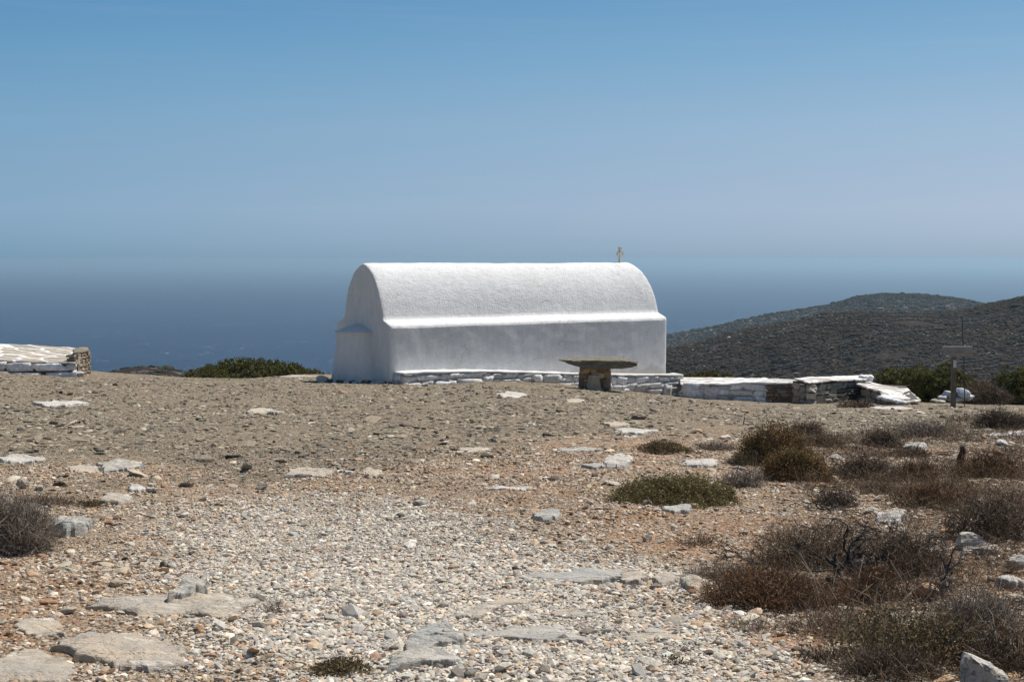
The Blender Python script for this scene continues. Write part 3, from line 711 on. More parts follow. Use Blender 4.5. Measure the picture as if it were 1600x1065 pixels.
def table():
    d = 38.9; c = at(930, 607, d); zg = float(G(c[0], c[1]))
    root = empty('stone_table', (c[0], c[1], zg)); tag(root, 'rough slate slab table on a squat pillar of brown stones', 'table')
    ztop = float(at(935, 559.5, d + .3)[2])
    # slab outline in plan
    xl, xr = at(874.5, 562, d)[0], at(996, 568, d)[0]; cx = (xl + xr) / 2; hw = (xr - xl) / 2; r = np.random.default_rng(4)
    n = 72; a = np.linspace(0, 2 * math.pi, n, endpoint=False)
    rad = 1 + .05 * fbm(np.cos(a) * 2, np.sin(a) * 2, 0, 3, 3)
    ex = np.sign(np.cos(a)) * np.abs(np.cos(a)) ** .6 * hw * (1 + (rad - 1) * .4); ey = np.sign(np.sin(a)) * np.abs(np.sin(a)) ** .55 * .60 * rad
    rows = []
    prof = [(0.02, 0.01), (.35, .012), (.7, 0.004), (.92, -.006), (.985, -.02), (1.0, -.055), (.965, -.07), (1.0, -.10), (.975, -.135), (.985, -.165), (.955, -.21), (.90, -.235), (.5, -.24), (.02, -.24)]
    for k, (q, zz) in enumerate(prof):
        jag = 1 + .075 * fbm(np.cos(a) * 7 + k * .9, np.sin(a) * 7, k * .7, 12, 3) * (q > .8)
        # left end tapers upwards underneath, right end is a thin ledge low down
        tl = np.clip((-ex / hw - .42) / .58, 0, 1); tr = np.clip((ex / hw - .62) / .38, 0, 1)
        zz2 = zz * (1 - .80 * tl ** 1.1) - (.045 * tr ** 1.5 if zz > -.08 else 0) * np.ones(n) + (.03 * tr if zz < -.12 else 0)
        rows.append(np.stack([cx + ex * q * jag, c[1] + .1 + ey * q * jag, ztop + zz2 + .030 * fbm(ex * 5 * q, ey * 5 * q, zz * 20, 7, 3)], -1))
    V = np.stack(rows); idx = np.arange(len(prof) * n).reshape(len(prof), n); nx = np.roll(idx, -1, 1)
    q = np.stack([idx[:-1], idx[1:], nx[1:], nx[:-1]], -1).reshape(-1, 4)
    mk('tabletop', V.reshape(-1, 3), [q, np.array([idx[0]]), np.array([idx[-1][::-1]])], M['slab'], None, False, root)
    zu = ztop - .215; x0, x1 = at(907, 590, d)[0], at(953, 590, d)[0]; y0, y1 = c[1] - .12, c[1] + .55
    b = MB(); pal = ((.40, .25, .13), (.33, .21, .115), (.46, .33, .19), (.26, .18, .12), (.42, .31, .20), (.52, .42, .26))
    for pa, pb in (((x0, y0), (x1, y0)), ((x1, y0), (x1, y1)), ((x0, y1), (x0, y0)), ((x1, y1), (x0, y1))):
        drywall(b, pa, pb, zg - .1, zu, .2, r, (.08, .19), (.12, .34), pal, .02)
    # the big pale block standing on the front, rounded boulder at its right
    V = stone_piece(r, .36, .44, .12, .08, .1); V[:, 0] *= 1 - .9 * np.clip(V[:, 2], 0, .3); b.add(V + [x0 + .36, y0 - .05, zg + .20], CUBE[1], (.46, .37, .26))
    b.add(chop(ICO2[0], r, 6, .6, .9) * [.13, .11, .19] + [x1 - .10, y0 - .03, zg + .18], ICO2[1], (.25, .18, .12))
    b.add(chop(ICO2[0], r, 6, .6, .9) * [.10, .10, .17] + [x0 + .04, y0 + .02, zg + .17], ICO2[1], (.19, .13, .09))
    b.build('pillar', M['masonry'], root, smooth=False)
    k = MB(); prism(k, [(x0 + .06, y0 + .04), (x1 - .06, y0 + .04), (x1 - .08, y1 - .08), (x0 + .08, y1 - .08)], zg - .2, zu + .01); k.build('core', M['earth_mortar'], root)
table()

def quadpts(lst): return [at(px, py, d) for px, py, d in lst]
def wall_thing(name, label, cat, face_px, d0, d1, ztop_px, zbot_py, pal, top_f, top_b, topmat, thick=.06, depth=.28, seed=1, course=(.09, .18), width=(.18, .5), gapmat='darkgap', smooth=True, group=None):
    """face_px: (pxL, pxR) of the front face, d0/d1 depth at both ends, ztop_px: list (px, py) of the top front edge"""
    r = np.random.default_rng(seed)
    p0 = at(face_px[0], 600, d0)[:2]; p1 = at(face_px[1], 600, d1)[:2]
    T = []
    for px, py in ztop_px:
        k = (px - 800) / F; dd = p1 - p0; t = (p0[0] - k * p0[1]) / (k * dd[1] - dd[0]); q = p0 + dd * t; T.append((t, float(at(px, py, q[1])[2])))
    T = np.array(sorted(T)); ft = lambda t: float(np.interp(t, T[:, 0], T[:, 1]))
    zb = min(float(at(face_px[0], zbot_py[0], d0)[2]), float(at(face_px[1], zbot_py[1], d1)[2])) - .15
    root = empty(name, (*((p0 + p1) / 2), zb + .15)); tag(root, label, cat, group)
    b = MB(); drywall(b, p0, p1, zb, lambda t: ft(t) - thick, depth, r, course, width, pal, .02)
    return root, b, p0, p1, ft, zb, r

# low whitewashed wall between the chapel and the raised wall
root, b, p0, p1, ft, zb, r = wall_thing('low_stone_wall', 'low whitewashed wall running right from the chapel corner', 'wall', (1064, 1197), 44.6, 43.4, [(1064, 599.4), (1127, 600), (1162, 597), (1197, 596.5)], (621, 627), white_pal, None, None, None, .05, .3, 5, (.16, .32), (.3, .9))
V = stone_piece(r, .62, .50, .1, .15, .3); dd = (p1 - p0) / np.linalg.norm(p1 - p0); b.add(V + [*(p0 + dd * .42 - np.array([-dd[1], dd[0]]) * .05), zb + .38], CUBE[1], (.66, .65, .64))
b.build('painted_stones', M['masonry'], root, smooth=True)
n_in = np.array([-(p1 - p0)[1], (p1 - p0)[0]]); n_in /= np.linalg.norm(n_in)
b2 = MB(); pB = at(1241, 600, 43.2)[:2]
drywall(b2, p1 + (pB - p1) * .01, pB, zb, lambda t: float(at(1220, 598, 43.3)[2]) - .05, .28, r, (.06, .13), (.14, .4), brown_pal, .016)
b2.build('bare_stones', M['masonry'], root, smooth=False)['label'] = 'unpainted brown stonework at the right end of the wall'
k = MB(); w_ = 1.5
prism(k, [p0 + n_in * .05, p1 + n_in * .05, p1 + n_in * w_, p0 + n_in * w_], zb - .3, [ft(0) - .07, ft(1) - .07, ft(1) - .0, ft(0) + .02])
prism(k, [p1 + n_in * .08, pB + n_in * .08, pB + n_in * w_, p1 + n_in * w_], zb - .3, [ft(1) - .075, ft(1) - .095, ft(1) - .04, ft(1) - .01])
k.build('core', M['footcore'], root)
tf = quadpts([(1063, 599.4, 44.6), (1127, 600, 44.0), (1162, 596.6, 43.7), (1197, 596.5, 43.4), (1240, 598.5, 43.2)]); tb = quadpts([(1062, 589.7, 46.1), (1145, 589.5, 45.5), (1194, 590.6, 45.0), (1215, 592.8, 44.8), (1240, 596, 44.6)])
slab_strip('coping', M['paving_white'], root, tf, tb, .06, .03, 90, 12, 5)

# raised wall of bare stones
root, b, p0, p1, ft, zb, r = wall_thing('raised_stone_wall', 'taller bare stone wall with thin white-edged capping slabs', 'wall', (1261, 1352), 41.6, 43.4, [(1261, 597.5), (1352, 591.5)], (632, 628), grey_pal, None, None, None, .05, .3, 8, (.09, .20), (.2, .55))
pe = at(1239, 600, 42.7)[:2]; drywall(b, pe, p0, zb, ft(0) - .06, .3, r, (.15, .32), (.4, .8), ((.40, .36, .29), (.36, .31, .25)), .02)
pe2 = at(1372, 600, 42.9)[:2]
b.build('stones', M['masonry'], root, smooth=False)
k = MB(); n_in = np.array([-(p1 - p0)[1], (p1 - p0)[0]]); n_in /= np.linalg.norm(n_in)
prism(k, [p0 + n_in * .07 - (p1 - p0) * .0, p1 + n_in * .07, p1 + n_in * .9, pe + n_in * .1 + (p1 - p0) * .04], zb - .2, [ft(0) - .06, ft(1) - .06, ft(1) - .06, ft(0) - .06]); k.build('core', M['darkgap'], root)
slab_strip('coping', M['paving_joint'], root, quadpts([(1262, 597.5, 41.55), (1300, 594, 42.3), (1354, 591.6, 43.4)]), quadpts([(1240, 590.2, 42.7), (1290, 587.6, 43.4), (1347, 585.2, 44.4)]), .05, .025, 60, 8, 9)
b = MB(); cpt = at(1353, 590, 43.7)
for dx, dz, sx_, sz_ in ((0, 0, .17, .10), (.12, .02, .13, .085), (-.1, .045, .12, .06), (.05, -.07, .16, .06)):
    b.add(chop(ICO2[0], r, 6, .6, .9) * [sx_, .2, sz_] + cpt + [dx, 0, dz], ICO2[1], (.70, .69, .675))
b.build('end_stone', M['masonry'], root, smooth=True)

# angled low wall coming forward
root, b, p0, p1, ft, zb, r = wall_thing('angled_wall', 'angled low wall with broad flagstone top beside the green bush', 'wall', (1346, 1375), 42.6, 41.0, [(1346, 603.5), (1375, 610)], (628, 632), ((.27, .24, .20), (.30, .27, .22)), None, None, None, .05, .25, 12, (.3, .5), (.6, 1.0))
pn = at(1406, 620, 39.3)[:2]; z1t = float(at(1375, 611, 41)[2]); z2t = float(at(1408, 622, 39.4)[2])
drywall(b, p1, pn, zb - .1, lambda t: z1t + (z2t - z1t) * t - .08, .25, r, (.1, .2), (.2, .5), grey_pal, .02)
b.build('stones', M['masonry'], root, smooth=False)
k = MB(); bk1, bk0, bkn = at(1417, 608, 43.2)[:2], at(1360, 604, 44)[:2], at(1434, 622, 40.2)[:2]
prism(k, [p0 + [0, .08], p1 + [.03, .08], bk1, bk0], zb - .4, [ft(0) - .08, ft(1) - .08, ft(1) - .05, ft(0) - .05])
prism(k, [p1 + [.04, .06], pn + [.05, .08], bkn, bk1 - [.05, 0]], zb - .5, [z1t - .09, z2t - .09, z2t - .09, z1t - .05]); k.build('core', M['darkgap'], root)
slab_strip('coping', M['paving_joint'], root, quadpts([(1338, 599, 42.9), (1355, 605, 41.9), (1376, 610.5, 40.95)]), quadpts([(1356, 596, 44.2), (1380, 601, 43.6), (1396, 604, 43.0)]), .06, .02, 50, 8, 11)
slab_strip('lower_coping', M['paving_joint'], root, quadpts([(1375.5, 610.5, 40.9), (1377, 619.5, 40.2), (1407, 627, 39.2)]), quadpts([(1397, 604, 42.9), (1418, 606, 42.6), (1439, 625, 40.2)]), .07, .03, 50, 8, 13)
b = MB()
for t in np.linspace(0, 1, 9):
    pq = at(1376 + 34 * t, 619.5 + 8.5 * t - 4 * math.sin(t * 3.1) * 0, 40.2 - .95 * t); b.add(chop(ICO2[0], r, 6, .6, .9) * [.13, .10, .055] + pq + [0, -.02, -.02 + r.normal(0, .01)], ICO2[1], (.70, .70, .71))
b.build('white_edge', M['masonry'], root, smooth=True)

# paved wall at the left edge of the photograph
def left_wall():
    r = np.random.default_rng(31)
    z = lambda px, py, d: at(px, py, d)
    fr = quadpts([(-260, 556, 37.4), (-60, 561, 38.4), (0, 563, 38.6), (60, 565.5, 38.8), (118, 566, 39.0)])
    bk = quadpts([(-260, 531, 40.0), (-60, 535, 40.9), (0, 536.5, 41.1), (60, 539.5, 41.3), (121, 543, 41.5)])
    root = empty('paved_wall', (fr[2][0], fr[2][1], fr[2][2] - .4)); tag(root, 'broad stone wall topped with flagstones and painted white joints', 'wall')
    slab_strip('flagstone_top', M['paving'], root, fr, bk, .055, .03, 160, 16, 17)
    b = MB(); p0 = np.array(fr[0][:2]) + [0, .03]; p1 = np.array(fr[-1][:2]) + [0, .03]; zf0, zf1 = fr[0][2], fr[-1][2]
    drywall(b, p0, p1, zf1 - .55, lambda t: zf0 + (zf1 - zf0) * t - .05, .25, r, (.16, .34), (.4, 1.0), ((.68, .67, .66), (.60, .59, .57), (.70, .69, .68), (.36, .31, .25)), .012)
    b.build('painted_face', M['masonry'], root, smooth=True)
    k = MB(); q = [np.array(fr[0]) + [0, .12, 0], np.array(fr[-1]) + [-.05, .12, 0], np.array(bk[-1]) - [.05, .1, 0], np.array(bk[0])]
    prism(k, [a[:2] for a in q], min(a[2] for a in q) - .9, [a[2] - .06 for a in q]); k.build('core', M['mortar'], root)
    # bare masonry end, facing the viewer and turned to the right
    b = MB(); e0 = at(118, 580, 39.1)[:2]; e1 = at(141, 580, 40.3)[:2]; e2 = at(138, 560, 41.9)[:2]
    zt = float(at(130, 547.5, 39.8)[2]); zl = float(at(125, 590, 39.3)[2]) - .15
    pal = ((.30, .22, .15), (.34, .27, .20), (.24, .18, .13), (.28, .25, .20), (.38, .31, .23), (.20, .16, .12))
    drywall(b, e0, e1, zl, zt - .03, .24, r, (.07, .14), (.13, .32), pal, .014); drywall(b, e1, e2, zl, zt - .03, .24, r, (.07, .14), (.2, .4), pal, .014)
    b.build('end_stones', M['masonry'], root, smooth=False)
    k = MB(); prism(k, [e0 + [.04, .1], e1 + [-.12, .08], e2 + [-.12, 0], at(112, 560, 41.5)[:2]], zl - .2, zt - .05); k.build('end_core', M['mortar'], root)
    slab_strip('end_cap', M['slab'], root, quadpts([(114, 550, 39.05), (128, 548.5, 39.6), (139.5, 547, 40.2)]), quadpts([(119, 542.5, 41.6), (128, 543.2, 41.8), (137, 545, 42.0)]), .05, .012, 20, 6, 19)
left_wall()

# ------------------------------------------------------------------ sign post and rod
def sign():
    d = 35.5; c = at(1490, 627, d); zg = min(c[2], float(G(c[0], c[1]))); root = empty('sign_post', (c[0], c[1], zg)); tag(root, 'weathered wooden post carrying a faded blank-looking sign board', 'sign')
    def box(b, x0, x1, y0, y1, z0, z1, jit=.0, s=1):
        V = CUBE[0].copy(); V = V * [(x1 - x0) / 2, (y1 - y0) / 2, (z1 - z0) / 2] + [(x0 + x1) / 2, (y0 + y1) / 2, (z0 + z1) / 2]
        V += np.random.default_rng(s).normal(0, jit, V.shape); b.add(V, CUBE[1])
    pxm = d / F; yy = c[1]
    Zp = lambda py: float(at(1490, py, d)[2]); Xp = lambda px: float(at(px, 580, d)[0])
    b = MB(); box(b, Xp(1486.7), Xp(1493.6), yy - .05, yy + .05, zg - .2, Zp(539.5), .003); b.build('post', M['wood'], root)
    b = MB(); box(b, Xp(1472.5), Xp(1517.5), yy - .095, yy - .055, Zp(556.5), Zp(541.5), .004, 2)
    V = b.V[0]; V[:, 2] += (V[:, 0] - Xp(1495)) * .0 ; V[:, 2] += np.where((V[:, 0] < Xp(1480)) & (V[:, 2] < Zp(550)), .04, 0); b.V[0] = V
    bo = b.build('board', M['board'], root)
    b = MB(); box(b, Xp(1471.5), Xp(1517), yy - .10, yy - .05, Zp(541.4), Zp(540.6)); b.build('board_edge', M['label_white'], root)
    b = MB(); box(b, Xp(1488.2), Xp(1493.0), yy - .062, yy - .0525, Zp(574), Zp(562)); b.build('plate', M['label_white'], root)
    # faint worn lettering strokes on the board, one mesh a word
    r = np.random.default_rng(3)
    for x0_, x1_ in ((1480.5, 1487.5), (1489.5, 1493.5), (1495.5, 1504)):
        b = MB(); x = x0_
        while x < x1_:
            wch = r.uniform(.7, 1.3)
            box(b, Xp(x), Xp(x + .28), yy - .0985, yy - .0962, Zp(550.8), Zp(549.2)); box(b, Xp(x + .28), Xp(x + wch), yy - .0985, yy - .0962, Zp(549.6 + r.choice([0, .5, .9])), Zp(549.25 + r.choice([0, .5])))
            x += wch + .45
        w_o = b.build('worn_lettering', M['faded_ink'], root)
        w_o.parent = bo; w_o.location = (0, 0, 0)
sign()
def tube(b, pts, rad, col=(1, 1, 1), k=6):
    pts = np.array(pts, float); n = len(pts); rad = np.broadcast_to(rad, n)
    tg = np.gradient(pts, axis=0); tg /= np.linalg.norm(tg, axis=1)[:, None] + 1e-9
    up = np.where(np.abs(tg[:, 2:3]) > .9, [[1., 0, 0]], [[0, 0, 1.]]); s1 = np.cross(tg, up); s1 /= np.linalg.norm(s1, axis=1)[:, None] + 1e-9; s2 = np.cross(tg, s1)
    a = np.linspace(0, 2 * math.pi, k, endpoint=False)
    V = pts[:, None] + rad[:, None, None] * (s1[:, None] * np.cos(a)[None, :, None] + s2[:, None] * np.sin(a)[None, :, None])
    idx = np.arange(n * k).reshape(n, k); nx = np.roll(idx, -1, 1)
    b.add(V.reshape(-1, 3), [np.stack([idx[:-1], nx[:-1], nx[1:], idx[1:]], -1).reshape(-1, 4), np.array([idx[0][::-1]]), np.array([idx[-1]])], col)
b = MB(); a0 = at(1507.5, 624, 36.5); a1 = at(1503, 494, 36.5); tube(b, [a0 - [0, 0, .3], a0, (a0 + a1) / 2 + [.01, 0, 0], a1], [.013, .013, .012, .011])
tag(b.build('iron_rod', M['iron'], origin=a0), 'tall thin iron rod standing just behind the sign board', 'rod')
b = MB(); p = P(1160, 662); px = p[1] / F; tube(b, [p - [0, 0, .1], p + [.03, 0, .12], p + [.035, 0, .2], p + [.10, 0, 21 * px]], [.008, .008, .007, .006]); 
b.C = [np.full_like(cc, .05) for cc in b.C]
tag(b.build('dry_stalk', M['twig'], origin=p), 'single thin dark stalk leaning on open shale', 'stalk')

# ------------------------------------------------------------------ rocks
SLABS = []
def flat_rock(poly_px, thick, mat, label, name='rock_slab', cat='rock', s=0, steps=0, tilt=(0, 0)):
    pts = np.array([ground(px, py) for px, py in poly_px]); r = np.random.default_rng(1000 + s)
    n = 110 if len(pts) != 14 else 64; cl = np.concatenate([pts, pts[:1]]); dl = np.concatenate([[0], np.cumsum(np.linalg.norm(np.diff(cl, axis=0), axis=1))])
    t = np.linspace(0, dl[-1], n, endpoint=False); o = np.stack([np.interp(t, dl, cl[:, k]) for k in range(2)], -1)
    c = o.mean(0); size = np.linalg.norm(o - c, axis=1).mean()
    o = c + (o - c) * (1 + .32 * fbm(o[:, 0] * 2.4 / size, o[:, 1] * 2.4 / size, 0, s, 3) + .10 * fbm(o[:, 0] * 9 / size, o[:, 1] * 9 / size, 0, s + 2, 2))[:, None]
    ks = np.concatenate([np.linspace(.03, .9, 22), [.93, .955, .975, .99, 1.0, 1.015, 1.02]]); ph = np.interp(ks, [0, .3, .6, .82, .9, .955, .985, 1.0, 1.015, 1.02], [1, 1, .97, .9, .84, .72, .5, .2, -.4, -1.4])
    V = []; thick = thick * .62; SLABS.append((o.copy(), thick))
    for kk, hh in zip(ks, ph):
        q = c + (o - c) * kk
        base = G(q[:, 0], q[:, 1]) * .35 + G(c[0] + (q[:, 0] - c[0]) * .9, c[1] + (q[:, 1] - c[1]) * .9, False) * .65
        nzz = fbm(q[:, 0] * 2.2 / max(size, .3), q[:, 1] * 2.2 / max(size, .3), 0, s + 7, 4)
        hgt = thick * (hh + ((.95 * nzz + .30 * fbm(q[:, 0] * 9, q[:, 1] * 14, 0, s + 21, 3)) if hh > 0 else 0))
        if thick < .04 or steps: hgt = np.where(hh > .4, hgt + thick * (.40 if steps else .24) * np.round(fbm(q[:, 0] * 1.5 + q[:, 1] * 1.2, q[:, 1] * 3, 0, s + 11, 2) * 3) / 2, hgt)
        hgt = hgt + tilt[0] * (q[:, 0] - c[0]) + tilt[1] * (q[:, 1] - c[1])
        V.append(np.column_stack([q, base + hgt + .006]))
    V = np.stack(V); m_, n_ = V.shape[:2]; idx = np.arange(m_ * n_).reshape(m_, n_); nx = np.roll(idx, -1, 1)
    q = np.stack([idx[:-1], idx[1:], nx[1:], nx[:-1]], -1).reshape(-1, 4)
    ar = .5 * np.sum(o[:, 0] * np.roll(o[:, 1], -1) - o[:, 1] * np.roll(o[:, 0], -1)); cap = idx[0]
    if ar < 0: q = q[:, ::-1]; cap = cap[::-1]
    ob = mk(name, V.reshape(-1, 3), [q, np.array([cap])], M[mat], None, False, origin=np.array([c[0], c[1], float(G(*c))]))
    return tag(ob, label, cat)
def ell(cx, cy, w_, h_, n=14, s=0):
    r = np.random.default_rng(s + 77); a = np.linspace(0, 2 * math.pi, n, endpoint=False); k = r.uniform(.78, 1.15, n)
    return [(cx + w_ / 2 * math.cos(t) * q, cy + h_ / 2 * math.sin(t) * q) for t, q in zip(a, k)]
BIG = [
 ([(80, 1022), (130, 1003), (165, 995), (215, 995), (262, 1013), (305, 1028), (292, 1050), (245, 1060), (188, 1062), (165, 1045), (120, 1035)], .05, 'rock_cream', 'large rounded cream bedrock slab in the lower left corner area', 0),
 ([(22, 975), (50, 968), (85, 974), (106, 990), (100, 1001), (40, 998), (26, 990)], .035, 'rock_cream', 'small cream slab above the two cream slabs at the bottom left', 0),
 ([(-40, 1042), (0, 1038), (40, 1020), (80, 1030), (114, 1050), (108, 1072), (-40, 1080)], .045, 'rock_cream', 'cream slab cut off by the bottom left corner of the view', 0),
 ([(130, 951), (190, 939), (285, 936), (345, 931), (385, 939), (393, 956), (372, 976), (335, 974), (290, 962), (220, 970), (200, 957)], .05, 'rock_cream', 'long streaked grey and cream slab above the large rounded slab', 1),
 ([(640, 1003), (665, 989), (698, 987), (716, 997), (729, 1008), (712, 1018), (680, 1022), (640, 1028), (628, 1022)], .06, 'rock_grey', 'upper half of the split grey slab at the bottom centre', 1),
 ([(628, 1034), (655, 1026), (690, 1028), (716, 1050), (700, 1056), (660, 1054), (610, 1064), (612, 1054)], .055, 'rock_grey', 'lower half of the split grey slab at the bottom centre', 1),
 ([(722, 991), (790, 992), (850, 985), (905, 1000), (930, 1012), (880, 1009), (800, 1007), (745, 1001)], .03, 'rock_grey', 'thin grey ledge of bedrock right of the split grey slab', 1),
 ([(720, 968), (760, 945), (800, 938), (830, 946), (770, 960), (745, 975)], .025, 'rock_cream', 'narrow cream outcrop slanting through the pale gravel', 0),
 ([(262, 948), (300, 925), (322, 917), (326, 933), (300, 942)], .10, 'rock_grey', 'tilted grey rock edge standing up behind the long streaked slab', 0),
 ([(820, 905), (905, 893), (985, 893), (975, 905), (900, 912)], .03, 'rock_grey', 'flat blue-grey outcrop in the gravel near the orange soil', 1),
]
i = 0
for poly, th, mt, lb, stp in BIG:
    flat_rock(poly, th, mt, lb, s=i, steps=stp); i += 1
SM = [
 (485, 741, 80, 13, .05, 'rock_cream', 'pale yellowish flat rock at the edge of the grey shale'),
 (582, 743, 34, 11, .04, 'rock_cream', 'small cream rock just right of the pale yellowish flat rock'),
 (410, 645, 60, 9, .07, 'rock_cream', 'bright cream outcrop on the shale midway to the chapel'),
 (92, 631, 78, 6, .06, 'rock_white', 'long thin whitish rock ledge on the shale below the paved wall'),
 (32, 721, 78, 9, .05, 'rock_white', 'white flat rock ledge at the left edge above the dry tuft'),
 (185, 732, 62, 15, .06, 'rock_grey', 'broken grey slab lying flat on the left where shale meets stones'),
 (212, 729, 26, 11, .05, 'rock_cream', 'small square cream slab against the broken grey slab'),
 (213, 765, 27, 9, .05, 'rock_white', 'pale rectangular stone standing clear among brown stones'),
 (110, 825, 72, 20, .09, 'rock_grey', 'grey weathered lump of rock right of the dry tuft'),
 (185, 783, 52, 14, .05, 'rock_cream', 'cream streaked rock between the grey lump and the square slab'),
 (130, 735, 50, 14, .04, 'rock_cream', 'flat cream rock between the white ledge and the broken grey slab'),
 (855, 808, 48, 16, .05, 'rock_grey', 'round flat grey rock left of the green mat shrub'),
 (965, 725, 46, 13, .08, 'rock_white', 'whitish domed rock on orange soil above the green mat'),
 (930, 729, 40, 7, .04, 'rock_grey', 'low grey rock touching the whitish domed rock'),
 (1095, 724, 60, 8, .04, 'rock_white', 'long pale rock in the orange patch beside the juniper'),
 (898, 629, 30, 6, .05, 'rock_cream', 'single pink-cream stone on the shale below the stone table'),
 (798, 618, 46, 8, .04, 'rock_white', 'pale flat outcrop on the rise before the chapel bench'),
 (800, 768, 70, 6, .05, 'rock_white', 'narrow white rock ledge in the middle of the orange soil'),
 (740, 703, 50, 6, .03, 'rock_cream', 'flat pale rock where the shale ends in the centre'),
 (965, 663, 40, 5, .03, 'rock_cream', 'small flat cream rock on shale halfway to the table'),
 (990, 673, 72, 6, .03, 'rock_white', 'broad whitish scrape of rock right of the small flat cream rock'),
 (905, 705, 90, 7, .03, 'rock_grey', 'grey-white band of bedrock left of the low brownish mat'),
 (1085, 918, 44, 20, .07, 'rock_cream', 'rounded cream boulder top beside the red-brown thorn bush'),
 (1040, 908, 34, 14, .05, 'rock_cream', 'smaller cream hump left of the rounded cream boulder top'),
 (990, 905, 40, 16, .04, 'rock_cream', 'pinkish cream hump left of the two cream humps'),
 (1060, 798, 50, 10, .04, 'rock_grey', 'flat greyish stones just below the green mat shrub'),
 (1395, 818, 50, 16, .09, 'rock_white', 'cluster-like pale flat rock among the burnt branches'),
 (1590, 678, 34, 6, .05, 'rock_white', 'thin white slab near the dark cushion shrub on the right'),
 (1430, 697, 34, 6, .06, 'rock_grey', 'grey slab below the brown cushion shrubs'),
 (1560, 681, 40, 5, .05, 'rock_white', 'white sliver of slab left of the thin white slab'),
 (1580, 917, 46, 10, .06, 'rock_white', 'whitish slab at the right edge below the white boulders'),
 (1392, 638, 60, 4, .03, 'rock_white', 'low pale rock on the shale under the angled wall'),
 (890, 967, 60, 10, .03, 'rock_cream', 'thin cream outcrop in the gravel left of the orange patch'),
 (1010, 1000, 90, 12, .025, 'rock_cream', 'buried cream bedrock showing in gravel by the orange patch'),
]
for k, (cx, cy, w_, h_, th, mt, lb) in enumerate(SM):
    flat_rock(ell(cx, cy, w_, h_, 14, k), th, mt, lb, name='flat_rock', s=50 + k)
def boulder(px, py, wpx, hpx, mat, label, s, rot=0.0, cuts=8, name='boulder', sub=ICO4, lo=.45):
    r = np.random.default_rng(300 + s); p = P(px, py); m_ = p[1] / F
    V = chop(sub[0], r, cuts, lo, .85)
    V = V + (fbm(V[:, 0] * 2.2, V[:, 1] * 2.2, V[:, 2] * 2.2, s, 4) * .16 + fbm(V[:, 0] * 7, V[:, 1] * 7, V[:, 2] * 9, s + 3, 3) * .05)[:, None] * sub[0]
    V = V / np.abs(V).max(0); a = rot; R_ = np.array([[math.cos(a), -math.sin(a), 0], [math.sin(a), math.cos(a), 0], [0, 0, 1]])
    V = (V * [wpx * m_ / 2, wpx * m_ * .38, hpx * m_ * .62]) @ R_.T
    V = V + p + [0, wpx * m_ * .3, hpx * m_ * .34]
    return tag(mk(name, V, sub[1], M[mat], None, False, origin=p), label, 'rock')
boulder(1523, 864, 62, 34, 'rock_white', 'big white boulder among burnt twigs, upper one at the right', 1, .3, 7)
boulder(1545, 872, 46, 16, 'rock_cream', 'flat cream slab leaning under the big white boulder', 2, -.2, 6)
boulder(1592, 892, 46, 30, 'rock_white', 'white boulder cut by the right edge below the big one', 3, .1, 7)
def wedge():
    p = P(1556, 1112); m_ = p[1] / F; r = np.random.default_rng(8)
    V = ICO4[0].copy(); V = V / np.abs(V).max(1)[:, None] * .75 + V * .25
    top = np.where(V[:, 2] > 0, 1, 0)
    V[:, 0] *= 1 - .12 * np.clip(V[:, 2], 0, 1); V[:, 2] = np.where(V[:, 2] > -.2, V[:, 2] - .42 * (V[:, 0] + .9) * np.clip(V[:, 2] + .2, 0, 1), V[:, 2]); V[:, 0] += .18 * V[:, 2] * (V[:, 0] > 0)
    V = V + (fbm(V[:, 0] * 2.5, V[:, 1] * 2.5, V[:, 2] * 2.5, 5, 4) * .16)[:, None] * ICO4[0]; V = np.round(V * 9) / 9 * .35 + V * .65
    V = V * [36 * m_, 30 * m_, 46 * m_] + p + [0, .12, .05]
    tag(mk('boulder', V, ICO4[1], M['rock_bluish'], None, False, origin=p), 'tall blue-grey and tan rock in the bottom right corner', 'rock')
wedge()
boulder(255, 886, 14, 14, 'rock_dark', 'small dark upright stone alone on the pale gravel', 5, .3, 7)
boulder(1310, 722, 28, 9, 'rock_white', 'small bright white stone right of the brown juniper', 6, .2, 7)
boulder(1012, 790, 17, 11, 'rock_grey', 'round grey stone at the foot of the green mat', 7, 0, 5)
boulder(33, 765, 22, 18, 'rock_cream', 'cream stone above the dry tuft at the left edge', 8, 0, 7)
boulder(120, 588, 24, 9, 'rock_white', 'pale stone at the foot of the paved wall end', 9, 0, 7)
boulder(746, 602, 0.1, 0.1, 'rock_white', 'x', 10) if False else None
boulder(663, 604, 14, 7, 'rock_grey', 'grey stone on the ground before the near end of the bench', 11, 0, 7)
boulder(930, 750, 12, 6, 'rock_dark', 'brown stone on orange soil left of the whitish domed rock', 12, 0, 7)
boulder(883, 752, 12, 6, 'rock_cream', 'orange-cream stone lying in the centre of the orange soil', 13, 0, 7)
boulder(656, 790, 26, 9, 'rock_grey', 'grey rounded stone in the orange band left of centre', 14, 0, 6)
boulder(625, 808, 16, 8, 'rock_dark', 'dark stone below the grey rounded stone in the orange band', 15, 0, 6)
boulder(404, 945, 24, 12, 'rock_dark', 'dark jagged stone at the right end of the long slab', 16, 0, 8)
boulder(275, 1031, 24, 13, 'rock_cream', 'cream cobble lying on the large rounded slab', 17, 0, 6)
boulder(670, 986, 14, 8, 'rock_dark', 'brown cobble at the top edge of the split grey slab', 18, 0, 6)
boulder(1010, 842, 20, 12, 'rock_cream', 'tan rounded stone between the green mat and the dry mat', 19, 0, 6)
boulder(1175, 955, 22, 7, 'rock_dark', 'flat brown stone on the orange patch at the lower right', 20, 0, 7)
